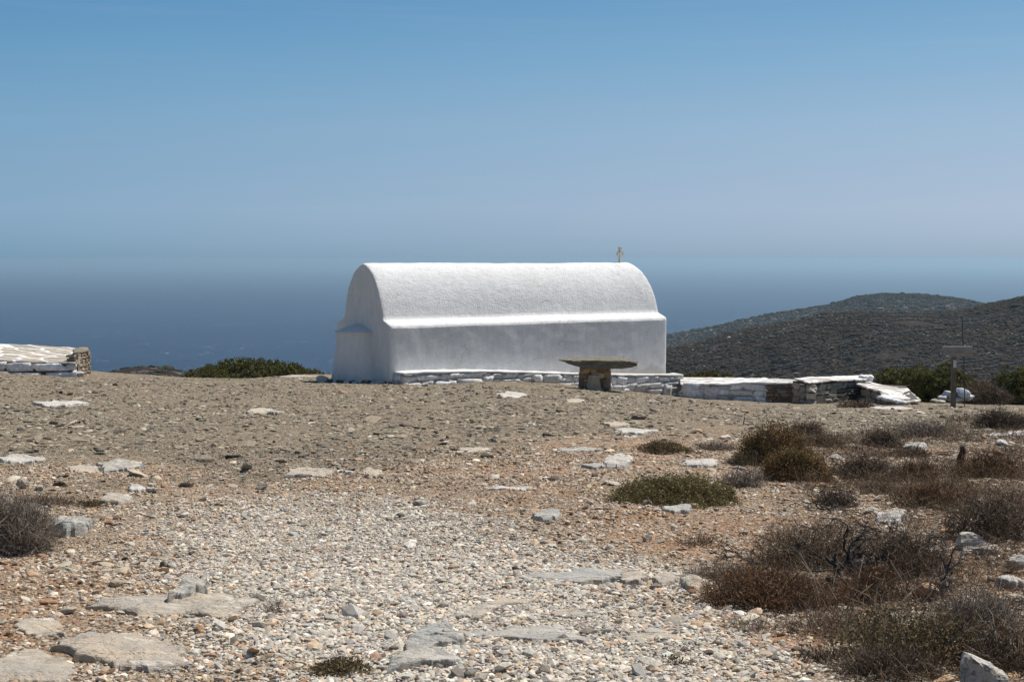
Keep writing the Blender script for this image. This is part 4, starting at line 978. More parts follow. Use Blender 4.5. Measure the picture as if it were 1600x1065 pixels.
for k, (px_, py_, w_, h_, mt_, lb_) in enumerate((
  (1362, 806, 30, 12, 'rock_cream', 'small cream rock behind the pale flat rock in the scrub'), (1405, 808, 34, 9, 'rock_white', 'narrow white rock right of the thin burnt stem'), (1475, 787, 26, 16, 'rock_white', 'whitish upright stone in the orange-tinged thorn patch'),
  (1532, 790, 22, 8, 'rock_white', 'small white stone right of the whitish upright stone'), (1412, 832, 28, 10, 'rock_cream', 'cream stone right under the pale flat rock'), (1480, 752, 24, 7, 'rock_white', 'white chip of rock between the rusty mounds'),
  (1470, 874, 30, 9, 'rock_cream', 'flat cream stone left of the big white boulder'), (1500, 762, 20, 6, 'rock_white', 'small pale stone below the charred stump'), (1568, 697, 26, 9, 'rock_white', 'white angular stone under the very dark cushion shrub'),
  (1340, 700, 22, 6, 'rock_cream', 'little cream stone between the juniper and the dark cushion'), (1480, 990, 30, 10, 'rock_cream', 'cream stone half hidden in the lower right thorns'), (1590, 945, 34, 9, 'rock_cream', 'flat cream stone at the right edge above the silvery shrub'),
  (545, 745, 20, 8, 'rock_white', 'pale stone between the two cream rocks on the shale edge'), (236, 769, 22, 12, 'rock_white', 'white wedge stone right of the pale rectangular stone'), (60, 768, 20, 10, 'rock_cream', 'cream stone above the left tuft beside brown litter'))):
    boulder(px_, py_, w_, h_, mt_, lb_, 80 + k, .2 * k, 7)
# whitewashed stone block behind the sign
b = MB(); r = np.random.default_rng(77)
for px_, py_, w_, h_ in ((1484, 616, 26, 14), (1502, 614, 26, 17), (1513, 620, 16, 12), (1475, 621, 14, 8), (1495, 624, 30, 8)):
    c = at(px_, py_, 37.6); m_ = 37.6 / F; VV_ = chop(ICO3[0], r, 9, .5, .8); VV_ = VV_ + (fbm(VV_[:, 0] * 3, VV_[:, 1] * 3, VV_[:, 2] * 3, px_, 3) * .14)[:, None] * ICO3[0]; b.add(VV_ * [w_ * m_ * .6, .35, h_ * m_ * .62] + c, ICO3[1], (.50, .52, .56))
tag(b.build('painted_boulder', M['masonry'], smooth=True, origin=at(1495, 628, 37.6)), 'whitewashed boulder partly hidden behind the sign post', 'rock')
for k, (px_, py_, w_, h_) in enumerate(((1462, 627, 16, 7), (1472, 628, 14, 6), (1481, 626, 12, 7), (1468, 622, 14, 6))):
    boulder(px_, py_ + 3, w_, h_, 'rock_white' if k % 2 else 'rock_grey', ['grey stone at the left of the heap beside the sign post', 'white stone in the middle of the heap beside the sign post', 'grey stone touching the foot of the sign post', 'white stone on top of the heap beside the sign post'][k], 40 + k)
# white rubble at the chapel's near corner
for k, (px_, py_, w_, h_, lb) in enumerate(((501, 598, 24, 11, "white painted block at the foot of the chapel's apse"), (592, 601, 22, 7, "white painted stone under the chapel's near corner"), (572, 600, 26, 5, "flat grey-white stone in the shadow under the apse"))):
    boulder(px_, py_, w_, h_, 'rock_white', lb, 60 + k, 0, 6)

# ------------------------------------------------------------------ gravel and shale
def templates(sub, n, s, flat):
    r = np.random.default_rng(s); out = []
    for _ in range(n):
        V = chop(sub[0], r, 6, .5, .9); V = V + r.normal(0, .04, V.shape); V /= np.abs(V).max(0); out.append(V)
    return out, sub[1]
BLOCK = []
def scatter(name, label, x, y, size, col, sub, s, flat=(.35, .7), sink=.15, mat='pebble', aspect=(.6, 1.0), tiltv=.22):
    r = np.random.default_rng(s); T, Fa = templates(sub, 14, s, flat); n = len(x); k = r.integers(0, 14, n); nv = len(sub[0])
    TT = np.stack(T)[k]
    sc_ = np.stack([size, size * r.uniform(*aspect, n), size * r.uniform(*flat, n)], -1); V = TT * sc_[:, None]
    tx, ty = r.normal(0, tiltv, n), r.normal(0, tiltv, n)
    V[..., 2] += V[..., 0] * tx[:, None] + V[..., 1] * ty[:, None]
    a = r.uniform(0, 2 * math.pi, n); ca, sa = np.cos(a)[:, None], np.sin(a)[:, None]
    X_ = V[..., 0] * ca - V[..., 1] * sa; Y_ = V[..., 0] * sa + V[..., 1] * ca
    V = np.stack([X_ + x[:, None], Y_ + y[:, None], V[..., 2] + (G(x, y) + sc_[:, 2] * (1 - 2 * sink * r.uniform(.5, 3.2, n)) * .6)[:, None]], -1)
    Fi = Fa[None] + (np.arange(n) * nv)[:, None, None]
    return tag(mk(name, V.reshape(-1, 3), Fi.reshape(-1, 3), M[mat], np.repeat(col, nv, 0)), label, 'gravel', kind='stuff')
def palette(r, n, cols, wts, var=.16):
    cols = np.array(cols); wts = np.array(wts, float); k = r.choice(len(cols), n, p=wts / wts.sum())
    return np.clip(cols[k] * np.exp(r.normal(0, var, (n, 1))) * (1 + r.normal(0, .012, (n, 3))), .02, .8)
PAL_G = ([(.51, .46, .385), (.42, .39, .34), (.58, .51, .41), (.52, .39, .27), (.34, .325, .295), (.70, .65, .56), (.17, .145, .12), (.38, .25, .165)], [27, 23, 20, 11, 11, 6, 7, 3])
PAL_O = ([(.42, .34, .25), (.40, .27, .165), (.50, .435, .34), (.29, .26, .22), (.25, .14, .08), (.12, .09, .07), (.60, .53, .43)], [24, 22, 20, 14, 9, 6, 7])
PAL_F = ([(.232, .195, .142), (.170, .146, .108), (.31, .262, .192), (.085, .077, .063), (.45, .40, .32), (.28, .19, .125)], [30, 22, 22, 12, 9, 5])
def trapezoid(r, n, y0, y1, pad=.3):
    y = np.sqrt(r.uniform(y0 * y0, y1 * y1, n)); x = r.uniform(-1, 1, n) * (.37 * y + pad); return x, y
def layer(name, label, n, y0, y1, med, sg, sub, s, dens, flat=(.4, .8), smax=.2, force=None, mat='pebble', **kw):
    r = np.random.default_rng(s); x, y = trapezoid(r, n, y0, y1); gr, org, dk, tan, far = zones(x, y)
    p = dens(gr, org, dk, tan, far, x, y); keep = r.random(len(x)) < p; x, y = x[keep], y[keep]; gr, org, dk, tan, far = [q[keep] for q in (gr, org, dk, tan, far)]
    on = np.zeros(len(x), bool)
    for o_, _t in SLABS:
        lo, hi = o_.min(0), o_.max(0); c_ = (lo + hi) / 2; k_ = np.nonzero((x > lo[0]) & (x < hi[0]) & (y > lo[1]) & (y < hi[1]))[0]
        if len(k_):
            P_ = c_ + (o_ - c_) * .90; inside = np.zeros(len(k_), bool); j = len(P_) - 1
            for i_ in range(len(P_)):
                cnd = ((P_[i_, 1] > y[k_]) != (P_[j, 1] > y[k_])) & (x[k_] < (P_[j, 0] - P_[i_, 0]) * (y[k_] - P_[i_, 1]) / (P_[j, 1] - P_[i_, 1] + 1e-12) + P_[i_, 0]); inside ^= cnd; j = i_
            on[k_[inside]] = True
    keep = ~on | (r.random(len(x)) < .10); x, y = x[keep], y[keep]; gr, org, dk, tan, far = [q[keep] for q in (gr, org, dk, tan, far)]
    m = len(x); size = np.clip(med * np.exp(r.normal(0, sg, m)), .005, smax)
    u_ = r.random(m); cg, co, cf = palette(r, m, *PAL_G), palette(r, m, *PAL_O), palette(r, m, *PAL_F)
    col = np.where((u_ < gr)[:, None], cg, np.where((u_ < gr + (1 - gr) * far)[:, None], cf, co))
    print(name, m)
    return scatter(name, label, x, y, size, col, sub, s + 1, flat, mat=mat, **kw)
clump = lambda x, y, s, f=1.2: sstep(-.5, .35, fbm(x * f, y * f, 0, s, 3))
layer('grit', 'fine chippings and grit between the pebbles', 260000, 4.9, 13, .0040, .35, OCT, 490, lambda g, o, d, t, f, x, y: .35 + .65 * g)
layer('gravel', 'angular pale pebbles covering the near ground', 140000, 4.9, 8.2, .0084, .44, ICO1, 500, lambda g, o, d, t, f, x, y: g * (.62 + .38 * sstep(-.3, .2, fbm(x * 1.4, y * 1.9, 0, 19, 4))) + (1 - g) * (.17 + .12 * t) * clump(x, y, 7) * (1 - .5 * d))
layer('gravel_beyond', 'smaller pale pebbles further up the slope', 260000, 8.2, 17, .0092, .40, ICO1, 520, lambda g, o, d, t, f, x, y: g * sstep(15, 10, y) * (.60 + .40 * sstep(-.3, .2, fbm(x * 1.4, y * 1.2, 0, 19, 4))) + (1 - g) * (.36 * clump(x, y, 8) + .08) * (1 - .6 * f))
layer('larger_stones', 'bigger angular stones strewn over soil', 15000, 5.0, 28, .025, .52, ICO2, 540, lambda g, o, d, t, f, x, y: (.07 * g + .60 * o * clump(x, y, 12) + .14 * f + .34 * d) * sstep(28, 8, y) + .05, (.14, .5), .11, aspect=(.45, 1.0))
layer('shale_chips', 'thin grey shale chips over the plateau', 120000, 12, 45, .020, .50, ICO1, 560, lambda g, o, d, t, f, x, y: (.25 + .75 * f) * clump(x, y, 14, .6) * np.clip(24 / y, .45, 1) * (y < np.interp(x, [-17, -9, 3, 6, 17], [37, 45, 42, 39, 37])), (.10, .34), .16, mat='chip', aspect=(.45, 1.0), tiltv=.10, sink=.1)
layer('dark_shale', 'scattered darker raised shale pieces', 9000, 12, 41, .034, .45, ICO2, 580, lambda g, o, d, t, f, x, y: f * .8 * (y < np.interp(x, [-17, -9, 3, 6, 17], [35, 38, 37, 36, 35])) + .05, (.16, .45), .17, mat='chip', aspect=(.45, 1.0))

# ------------------------------------------------------------------ shrubs
def ribbons(P0, D, Ln, bend, wd, r, k=3):
    """thin three-sided twigs: returns V, quads"""
    n = len(P0); t = np.linspace(0, 1, k + 1)
    pts = P0[:, None] + D[:, None] * (Ln[:, None] * t)[..., None] + bend[:, None] * ((Ln[:, None] * t * t)[..., None])
    pts = pts + r.normal(0, 1, pts.shape) * (Ln * .05)[:, None, None] * (t > 0)[None, :, None]
    s1 = np.cross(D, r.normal(size=(n, 3))); s1 /= np.linalg.norm(s1, axis=1)[:, None] + 1e-9; s2 = np.cross(D, s1); s2 /= np.linalg.norm(s2, axis=1)[:, None] + 1e-9
    wt = (wd[:, None] * (1 - .65 * t)[None])[..., None, None] / 2
    a = np.array([0, 2.094, 4.189])
    off = s1[:, None, None] * np.cos(a)[None, None, :, None] + s2[:, None, None] * np.sin(a)[None, None, :, None]
    V = pts[:, :, None] + off * wt
    idx = np.arange(n * (k + 1) * 3).reshape(n, k + 1, 3); nx = np.roll(idx, -1, 2)
    q = np.stack([idx[:, :-1], nx[:, :-1], nx[:, 1:], idx[:, 1:]], -1).reshape(-1, 4)
    return V.reshape(-1, 3), q, pts
def unit(v): return v / (np.linalg.norm(v, axis=-1, keepdims=True) + 1e-9)
def leaves(Pc, size, r, up=.3):
    n = len(Pc); a = unit(r.normal(size=(n, 3)) + [0, 0, up]); b_ = unit(np.cross(a, r.normal(size=(n, 3))))
    l = a * size[:, None]; w_ = b_ * size[:, None] * .42
    V = np.stack([Pc, Pc + l * .5 + w_, Pc + l, Pc + l * .5 - w_], 1)
    return V.reshape(-1, 3), np.arange(n * 4).reshape(n, 4)
TYPES = dict(
 thorn=dict(tw=[(.17, .12, .08), (.22, .16, .11), (.11, .08, .055), (.28, .22, .16)], lf=[(.19, .11, .055), (.14, .09, .05)], nl=.10, ntw=1.0, up=.55),
 grey=dict(tw=[(.27, .225, .18), (.20, .165, .135), (.13, .105, .085), (.34, .30, .25)], lf=[(.2, .16, .12)], nl=.04, ntw=1.0, up=.7),
 rust=dict(tw=[(.15, .09, .055), (.21, .125, .07), (.10, .07, .05)], lf=[(.19, .10, .045), (.15, .085, .042), (.12, .085, .055)], nl=.45, ntw=.8, up=.5),
 dark=dict(tw=[(.11, .08, .055), (.15, .11, .08), (.07, .052, .04), (.20, .155, .115)], lf=[(.11, .085, .05), (.08, .075, .04)], nl=.22, ntw=1.0, up=.5),
 olive=dict(tw=[(.14, .11, .07), (.10, .08, .055)], lf=[(.15, .115, .05), (.11, .092, .042), (.18, .125, .065)], nl=1.3, ntw=.5, up=.5),
 green=dict(tw=[(.20, .15, .095), (.12, .09, .055)], lf=[(.19, .155, .075), (.115, .110, .030), (.15, .140, .040), (.21, .155, .085), (.16, .145, .05)], nl=3.0, ntw=.6, up=.5),
 juniper=dict(tw=[(.12, .085, .055), (.09, .07, .05)], lf=[(.24, .13, .045), (.085, .08, .03), (.15, .10, .04), (.27, .15, .055), (.13, .075, .035)], nl=2.2, ntw=.6, up=.9),
 mastic=dict(tw=[(.12, .095, .07)], lf=[(.085, .095, .020), (.115, .120, .026), (.055, .062, .016), (.14, .135, .038), (.10, .075, .032)], nl=3.0, ntw=.12, up=.6),
)
SHR = []
def dome_points(r, n, rx, ry, h, s, shell=.5, gap=.0):
    a = r.uniform(0, 2 * math.pi, n); cz = r.uniform(0, 1, n) ** .8; rr = np.sqrt(np.clip(1 - cz * cz, 0, 1)); q = 1 - r.uniform(0, 1, n) ** 1.6 * (1 - shell) - 0
    d = np.stack([np.cos(a) * rr, np.sin(a) * rr, cz], -1)
    lump = 1 + .30 * fbm(d[:, 0] * 1.8 + s, d[:, 1] * 1.8, d[:, 2] * 1.8, s, 3) * 1.3
    Pn = d * (q * lump)[:, None]
    if gap:
        k = fbm(Pn[:, 0] * 3.2, Pn[:, 1] * 3.2, Pn[:, 2] * 3.2 + s, s + 3, 2) > gap; Pn, d = Pn[k], d[k]
    return Pn * [rx, ry, h], d
def shrub(px, py, wpx, hpx, kind, label, s, dens=1.0, dpt=None, dist=None, cat='shrub', name='shrub', deep=.75, group=None, lsz=1.0, gap=-.38):
    r = np.random.default_rng(4000 + s); T = TYPES[kind]
    if dist is None: p = P(px, py)
    else: p = at(px, py, dist)
    m_ = p[1] / F; rx = wpx * m_ / 2; ry = rx * deep; h = max(.06, hpx * m_)
    if dist is None:
        # the visible height also contains the depth of the shrub on the sloping view
        ang = (CAMZ - p[2]) / p[1] - .056; ry = min(ry, max(.12, hpx * m_ * .62 / max(ang, .02))); h = max(.06, hpx * m_ - 1.1 * ry * ang)
    c = p + [0, ry * .95, 0]; root = empty(name, (c[0], c[1], c[2])); tag(root, label, cat, group)
    px1 = c[1] / 1422; A_ = 1.6 * (rx * h + rx * ry * .25)
    base = lambda Q: G(Q[:, 0] + c[0], Q[:, 1] + c[1]) - .01 if dist is None else np.full(len(Q), c[2])
    wd = max(.0028, .55 * px1); Lt = min(max(.045, .26 * h + .03), .16)
    n = int(5.2 * dens * T['ntw'] * A_ / (wd * Lt)); n = min(n, 26000)
    Q, d = dome_points(r, n, rx, ry, h, s, .35, gap); n = len(Q)
    D = unit(unit(Q / [rx, ry, h]) * .9 + [0, 0, T['up']] + r.normal(0, .72, Q.shape)); W0 = np.column_stack([Q[:, 0] + c[0], Q[:, 1] + c[1], base(Q) + Q[:, 2]])
    Ln = Lt * r.uniform(.5, 1.4, n); Ln = np.where(kind == 'green', Ln * .6, Ln)
    W0 = W0 - D * Ln[:, None] * .7
    V, q, pts = ribbons(W0, D, Ln, r.normal(0, .5, (n, 3)), wd * r.uniform(.7, 1.5, n), r)
    cols = np.array(T['tw']); cc = cols[r.integers(len(cols), size=n)] * r.uniform(.7, 1.3, (n, 1))
    b = MB(); b.add(V, q, np.repeat(cc, 12, 0))
    # main stems from the root out to the surface
    ns = max(10, int(26 * dens)); Q2, _ = dome_points(r, ns, rx, ry, h, s, .6); ns = len(Q2)
    O = np.column_stack([Q2[:, 0] * .12 + c[0], Q2[:, 1] * .12 + c[1], base(Q2 * .12) - .02]); E = np.column_stack([Q2[:, 0] + c[0], Q2[:, 1] + c[1], base(Q2) + Q2[:, 2] * .9]); DD = E - O; LL = np.linalg.norm(DD, axis=1)
    V, q, _p = ribbons(O, unit(DD), LL, r.normal(0, .12, (ns, 3)), np.full(ns, max(.007, 1.0 * px1)), r, 5); cb = cols[r.integers(len(cols), size=ns)] * .7
    b.add(V, q, np.repeat(cb, 18, 0)); b.build('twigs', M['twig'], root)
    if T['nl'] > 0:
        ls = max(.011, 1.25 * px1) * lsz; nl = int(2.2 * dens * T['nl'] * A_ / (ls * ls * .42)); nl = min(nl, 26000)
        Q, d = dome_points(r, nl, rx * 1.02, ry * 1.02, h * 1.03, s, .55, gap if T['nl'] > .5 else -.1)
        if kind == 'juniper' or kind == 'mastic' or kind == 'green':
            # leaves gather into upright sprays
            nc = max(40, len(Q) // 26); Qc, _ = dome_points(r, nc, rx, ry, h, s, .6, gap); kk = r.integers(len(Qc), size=len(Q)); sp = Lt * (.6 if kind != 'green' else .45)
            Q = Qc[kk] + r.normal(0, 1, Q.shape) * [sp * .35, sp * .35, sp * (.7 if kind != 'mastic' else .35)]; Q[:, 2] = np.abs(Q[:, 2])
            tint = r.uniform(.65, 1.4, len(Qc))[kk]
        else: tint = np.ones(len(Q))
        Pc = np.column_stack([Q[:, 0] + c[0], Q[:, 1] + c[1], base(Q) + Q[:, 2]])
        V, q = leaves(Pc, ls * r.uniform(.6, 1.5, len(Pc)), r, .6)
        cols = np.array(T['lf']); big = fbm(Q[:, 0] / max(rx, .2) * 1.5 + s, Q[:, 1] / max(ry, .2) * 1.5, 0, s, 2)
        ci = np.clip(((big + 1) / 2 + r.normal(0, .22, len(Q))) * len(cols), 0, len(cols) - 1).astype(int)
        cc = cols[ci] * r.uniform(.75, 1.3, (len(Q), 1)) * tint[:, None]
        mk('foliage', V, q, M['leaf'], np.repeat(cc, 4, 0), False, root)
    return root
S = [
 # px, base py, width, height, kind, label, dens
 (-18, 868, 170, 108, 'grey', 'dense grey-brown spiny tuft cut off by the left edge', 1.6),
 (527, 1072, 104, 32, 'olive', 'small olive green tuft at the bottom edge of the gravel', 1.2),
 (1068, 792, 222, 46, 'green', 'low spreading green mat shrub on the stony ground', 1.3),
 (1043, 711, 94, 20, 'olive', 'low brownish mat above the whitish domed rock', 1.0),
 (1122, 708, 86, 17, 'grey', 'thin grey mat left of the brown juniper', .7),
 (1220, 727, 120, 58, 'juniper', 'tall brown and green juniper with a peaked top', 1.3),
 (1250, 757, 115, 50, 'juniper', 'orange-brown juniper clump in front of the peaked one', 1.3),
 (1170, 727, 64, 22, 'olive', 'low olive clump at the left foot of the peaked juniper', 1.0),
 (1285, 700, 92, 26, 'thorn', 'flat brown thorn mat right behind the peaked juniper', .8),
 (1266, 682, 66, 27, 'thorn', 'round brown cushion shrub behind the junipers', 1.1),
 (1385, 697, 68, 27, 'dark', 'dark rounded cushion shrub right of the junipers', 1.2),
 (1452, 685, 100, 25, 'grey', 'wide grey-brown cushion shrub beside the dark rounded one', 1.0),
 (1575, 671, 92, 32, 'dark', 'very dark cushion shrub near the right edge', 1.3),
 (1165, 765, 86, 34, 'grey', 'greyish dry mat between the green mat and the junipers', .7),
 (1360, 754, 116, 44, 'dark', 'brown thorny mound right of the bright white stone', 1.0),
 (1440, 750, 76, 36, 'rust', 'rusty thorn mound joined to the brown thorny mound', .8),
 (1432, 716, 62, 20, 'dark', 'small dark twiggy shrub between cushions and rusty mound', .8),
 (1555, 747, 110, 42, 'rust', 'reddish brown shrub by the right edge', .9),
 (1470, 800, 130, 50, 'rust', 'orange-tinged dead thorn patch above the burnt shrub', .7),
 (1560, 850, 150, 80, 'dark', 'dark tangled thicket at the right edge over the white boulders', .8),
 (1380, 778, 70, 26, 'thorn', 'small brown dead mound in the middle of the right scrub', .6),
 (1310, 795, 80, 34, 'dark', 'dark twiggy bush above the pale flat rock', .8),
 (1130, 905, 130, 34, 'grey', 'sparse dead mat on stones left of the burnt branches', .5),
 (1215, 962, 240, 84, 'rust', 'large red-brown thorn bush beside the orange patch', 1.25),
 (1280, 885, 210, 84, 'thorn', 'wide grey-brown thorn mass behind the red-brown bush', .75),
 (1430, 905, 160, 84, 'dark', 'dark dead scrub mass left of the big white boulder', .7),
 (1370, 945, 110, 70, 'rust', 'rusty dead bush right of the gnarled stump', .8),
 (1330, 1010, 230, 56, 'thorn', 'low dry grass-like thorn in front of the stump', .55),
 (1450, 1062, 270, 110, 'olive', 'broad olive-brown dead thorn mass at the lower right', .55),
 (1545, 1000, 170, 90, 'grey', 'silvery grey dry shrub near the lower right edge', .8),
 (1590, 1068, 160, 70, 'dark', 'dark twig mass behind the tall corner rock', .9),
 (1400, 1085, 190, 70, 'dark', 'blackish twig mound at the bottom left of the corner rock', .9),
 (1290, 1052, 90, 32, 'dark', 'small dark twiggy plant on the orange patch', .7),
 (1180, 995, 110, 20, 'grey', 'thin straggly grey twigs on the orange patch edge', .35),
 (1060, 1052, 50, 18, 'dark', 'tiny dark dry plant in the gravel at the bottom', .4),
 (890, 0, 0, 0, None, '', 0),
 (60, 790, 110, 22, 'thorn', 'flat brown thorn mat behind the left tuft', .6),
 (137, 792, 50, 14, 'olive', 'small olive sprig among the stones on the left', .6),
 (1345, 637, 66, 12, 'thorn', 'pale brown dry shrub at the foot of the raised wall', 1.2),
 (420, 968, 60, 10, 'grey', 'tiny dry grey tuft by the right end of the long slab', .4),
 (1100, 850, 90, 18, 'thorn', 'thin dry patch of stalks below the green mat', .4),
 (170, 835, 0, 0, None, '', 0),
]
for k, (px_, py_, w_, h_, kd, lb, dn) in enumerate(S):
    if kd: shrub(px_, py_, w_, h_, kd, lb, k, dn)
# evergreen bushes beyond the crest
shrub(378, 596, 186, 27, 'mastic', 'broad green mastic bush on the skyline left of the chapel', 201, 1.2, dist=47.5, name='bush', cat='bush', lsz=1.1)
shrub(450, 597, 120, 19, 'mastic', 'lower green bush between the broad bush and the chapel', 202, 1.2, dist=47.3, name='bush', cat='bush')
shrub(316, 593, 76, 10, 'mastic', 'small green bush at the left foot of the skyline bush', 203, 1.0, dist=46.8, name='bush', cat='bush')
shrub(1112, 596, 90, 12, 'mastic', 'thin strip of green bush showing over the low white wall', 204, 1.1, dist=50, name='bush', cat='bush')
shrub(1420, 640, 150, 66, 'mastic', 'dark green bush behind the angled wall', 205, 1.2, dist=46, name='bush', cat='bush', lsz=1.1)
shrub(1490, 640, 120, 66, 'mastic', 'tall green bush directly behind the sign post', 206, 1.2, dist=45, name='bush', cat='bush', lsz=1.1)
shrub(1540, 636, 80, 36, 'thorn', 'brown dry bush right of the sign post', 207, 1.0, dist=41, name='bush', cat='bush')
shrub(1610, 640, 110, 66, 'mastic', 'dark green bush at the right edge beyond the slope', 208, 1.2, dist=43, name='bush', cat='bush', lsz=1.1)
shrub(1560, 630, 70, 24, 'dark', 'dark dry bush between the brown bush and the right edge', 209, 1.0, dist=39.5, name='bush', cat='bush')

# burnt skeletons: gnarled dark branches
def burnt(px, py, span_px, label, s, n=9, rad=.016, rise=.5, pale=.25):
    r = np.random.default_rng(900 + s); p = P(px, py); m_ = p[1] / F; L_ = span_px * m_; root = empty('burnt_shrub', p); tag(root, label, 'burnt shrub')
    b = MB()
    def grow(o, d, ln, rd, lev):
        k = 9; pts = [np.array(o)]; dd = unit(np.array(d))
        for i in range(k):
            dd = unit(dd + r.normal(0, .30, 3) + [0, 0, -.04 + .09 * math.sin(i)]); q = pts[-1] + dd * ln / k
            q[2] = max(q[2], float(G(q[0], q[1])) + .02); pts.append(q)
        q = r.uniform(.035, .075); col = (q, q * .9, q * .85) if r.random() > pale else (.24, .21, .18)
        tube(b, pts, np.linspace(rd, rd * .35, k + 1), col, 5)
        if lev > 0:
            for j in range(3 if lev > 1 else 4):
                i = r.integers(2, k); grow(pts[i], dd + r.normal(0, .75, 3) + [0, 0, .15], ln * r.uniform(.35, .65), rd * .5, lev - 1)
    for i in range(n):
        a = 2 * math.pi * i / n + r.uniform(-.3, .3); grow(p + [r.normal(0, .03), r.normal(0, .03), -.02], (math.cos(a), math.sin(a) * .7, rise * r.uniform(.3, 1.3)), L_ * r.uniform(.3, .62), rad * r.uniform(.7, 1.2), 2)
    b.build('branches', M['twig'], root)
burnt(1325, 905, 130, 'gnarled burnt stump with twisted grey trunk in the scrub', 1, 7, .026, .75)
burnt(1325, 893, 330, 'long black boughs sprawling out around the gnarled stump', 9, 9, .011, .22, .12)
burnt(1190, 872, 170, 'sprawling black branches reaching left over the stones', 2, 7, .008, .10, .1)
burnt(1375, 840, 90, 'thin black burnt stem standing before the pale flat rock', 3, 4, .009, 1.8, .1)
burnt(1425, 870, 130, 'upright burnt shrub left of the big white boulder', 4, 7, .009, 1.0)
burnt(1470, 935, 190, 'sprawling burnt boughs below the big white boulder', 5, 7, .010, .25)
burnt(1560, 825, 170, 'black burnt branches at the right edge of the scrub', 6, 8, .009, .6)
burnt(1300, 800, 110, 'burnt branches arching above the dark twiggy bush', 7, 7, .008, .5)
burnt(1500, 1040, 220, 'tangled dead branches left of the corner rock', 8, 9, .006, .35, .5)
p = P(1503, 727); b = MB(); tube(b, [p - [0, 0, .1], p + [-.02, 0, .07], p + [.01, .01, .15], p + [.0, 0, .21]], [.045, .04, .032, .022], (.055, .035, .028), 9)
tag(b.build('charred_stump', M['twig'], origin=p), 'short charred stump among pale stones on the right', 'stump')
# knee-low dead undergrowth that fills the ground between the shrubs
r = np.random.default_rng(15); n = 1000000; x, y = trapezoid(r, n, 5, 34); gr, org, dk, tan, far = zones(x, y)
red_k = np.exp(-((x - 1.2) / .42) ** 2 - ((y - 6.3) / .75) ** 2)
cv = sstep(-.5, .04, fbm(x * .75, y * .55, 0, 144, 4) + .16 * sstep(14, 8, y) * sstep(1.8, 3.2, x))
k = r.random(n) < sstep(.35, .85, dk) * cv * (1 - red_k) * np.clip(11 / y, 0, 1) ** 1.2 * np.interp(y, [12, 17, 24], [1, .42, .14]) * (1 - .75 * sstep(.28, .5, fbm(x * 1.7, y * 1.5, 0, 149, 3))); x, y = x[k], y[k]; cvk = cv[k]; n = len(x)
hgt = .035 + .13 * cvk * sstep(-.4, .4, fbm(x * 2.3, y * 2.3, 0, 155, 3))
D = unit(np.stack([r.normal(0, .8, n), r.normal(0, .8, n), r.uniform(.15, 1.3, n)], -1)); wd = np.maximum(.0028, .45 * y / 1422)
V, q, _p = ribbons(np.column_stack([x, y, G(x, y) + r.uniform(0, 1, n) ** 1.4 * hgt * .8]), D, r.uniform(.5, 1.2, n) * np.clip(hgt * .7, .04, .12), r.normal(0, .35, (n, 3)), wd, r, 2)
cols = np.array([(.145, .095, .062), (.20, .135, .085), (.095, .068, .048), (.23, .18, .13), (.155, .105, .07), (.115, .095, .05), (.17, .105, .06)])
pi_ = np.clip(((1.5 * fbm(x * .9, y * .9, 0, 166, 3) + 1) / 2 + r.normal(0, .20, n)) * 7, 0, 6).astype(int)
tag(mk('dead_undergrowth', V, q, M['twig'], np.repeat(cols[pi_] * r.uniform(.7, 1.3, (n, 1)), 9, 0)), 'dry brown thorny undergrowth between the shrubs', 'undergrowth', kind='stuff'); print('under', n)
r = np.random.default_rng(88); b = MB(); p0 = P(1330, 955)
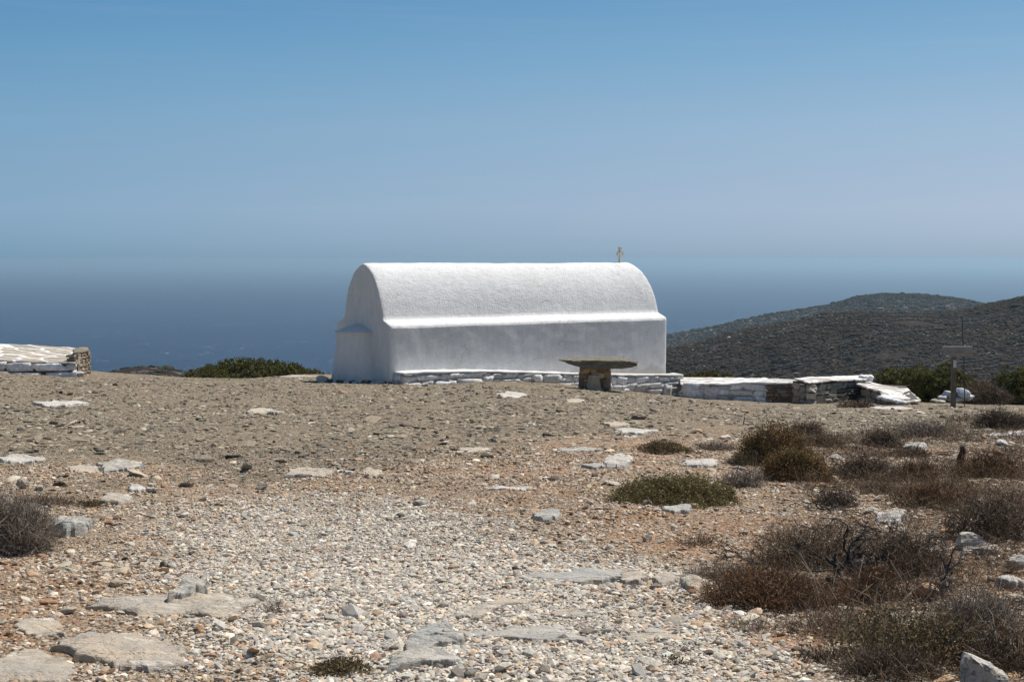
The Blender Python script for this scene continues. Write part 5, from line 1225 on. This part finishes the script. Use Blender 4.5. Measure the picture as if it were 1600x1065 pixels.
for k in range(20):
    q = p0 + [r.normal(-.02, .16), r.normal(0, .10), 0]; q[2] = float(G(q[0], q[1])); a = r.uniform(-1.3, .9); l_ = r.uniform(.15, .42)
    tube(b, [q, q + [math.sin(a) * l_ * .5, r.normal(0, .03), l_ * .35 * abs(math.cos(a)) + .04], q + [math.sin(a) * l_, r.normal(0, .05), l_ * .6 * abs(math.cos(a)) + .05]], [.0032, .0028, .0018], (.30, .245, .175) if r.random() < .5 else (.2, .155, .11), 4)
tag(b.build('dry_stalks', M['twig'], origin=p0), 'pale bleached stalks leaning in front of the gnarled stump', 'stalks')
# litter of loose dead twigs on the soil
r = np.random.default_rng(5); n = 60000; x, y = trapezoid(r, n, 5, 30); gr, org, dk, tan, far = zones(x, y)
k = r.random(n) < dk * clump(x, y, 44, 1.1) * np.clip(18 / y, 0, 1) + .02 * (1 - gr); x, y = x[k], y[k]; n = len(x)
a = r.uniform(0, 6.28, n); D = unit(np.stack([np.cos(a), np.sin(a), np.abs(r.normal(0, .35, n))], -1)); wd = np.maximum(.003, .5 * y / 1422)
V, q, _p = ribbons(np.column_stack([x, y, G(x, y) + .004]), D, r.uniform(.04, .16, n), r.normal(0, .3, (n, 3)), wd, r)
cols = np.array([(.13, .10, .075), (.19, .15, .11), (.08, .065, .05), (.27, .23, .18), (.17, .10, .06)])
tag(mk('dry_litter', V, q, M['twig'], np.repeat(cols[r.integers(5, size=n)], 12, 0)), 'loose dead twigs and stalks lying over the soil', 'litter', kind='stuff'); print('litter', n)

# ------------------------------------------------------------------ sea haze
hz = bpy.data.materials.new('sea_haze'); hz.use_nodes = True; nt = hz.node_tree; nt.nodes.clear()
pv = nt.nodes.new('ShaderNodeVolumePrincipled'); pv.inputs['Color'].default_value = (.600, .840, 1.0, 1); pv.inputs['Density'].default_value = 0.88e-4; pv.inputs['Anisotropy'].default_value = 0.45
mo = nt.nodes.new('ShaderNodeOutputMaterial'); nt.links.new(pv.outputs[0], mo.inputs['Volume'])
zt_, zb_ = CAMZ + 1.6, SEAZ - 15; Rh = 95000
V = np.array([[sx_ * Rh, sy_ * Rh, z_] for z_ in (zb_, zt_) for sx_, sy_ in ((-1, -1), (1, -1), (1, 1), (-1, 1))])
tag(mk('haze', V, np.array([[0, 3, 2, 1], [4, 5, 6, 7], [0, 1, 5, 4], [1, 2, 6, 5], [2, 3, 7, 6], [3, 0, 4, 7]]), hz), 'pale blue sea haze', 'haze', kind='stuff')
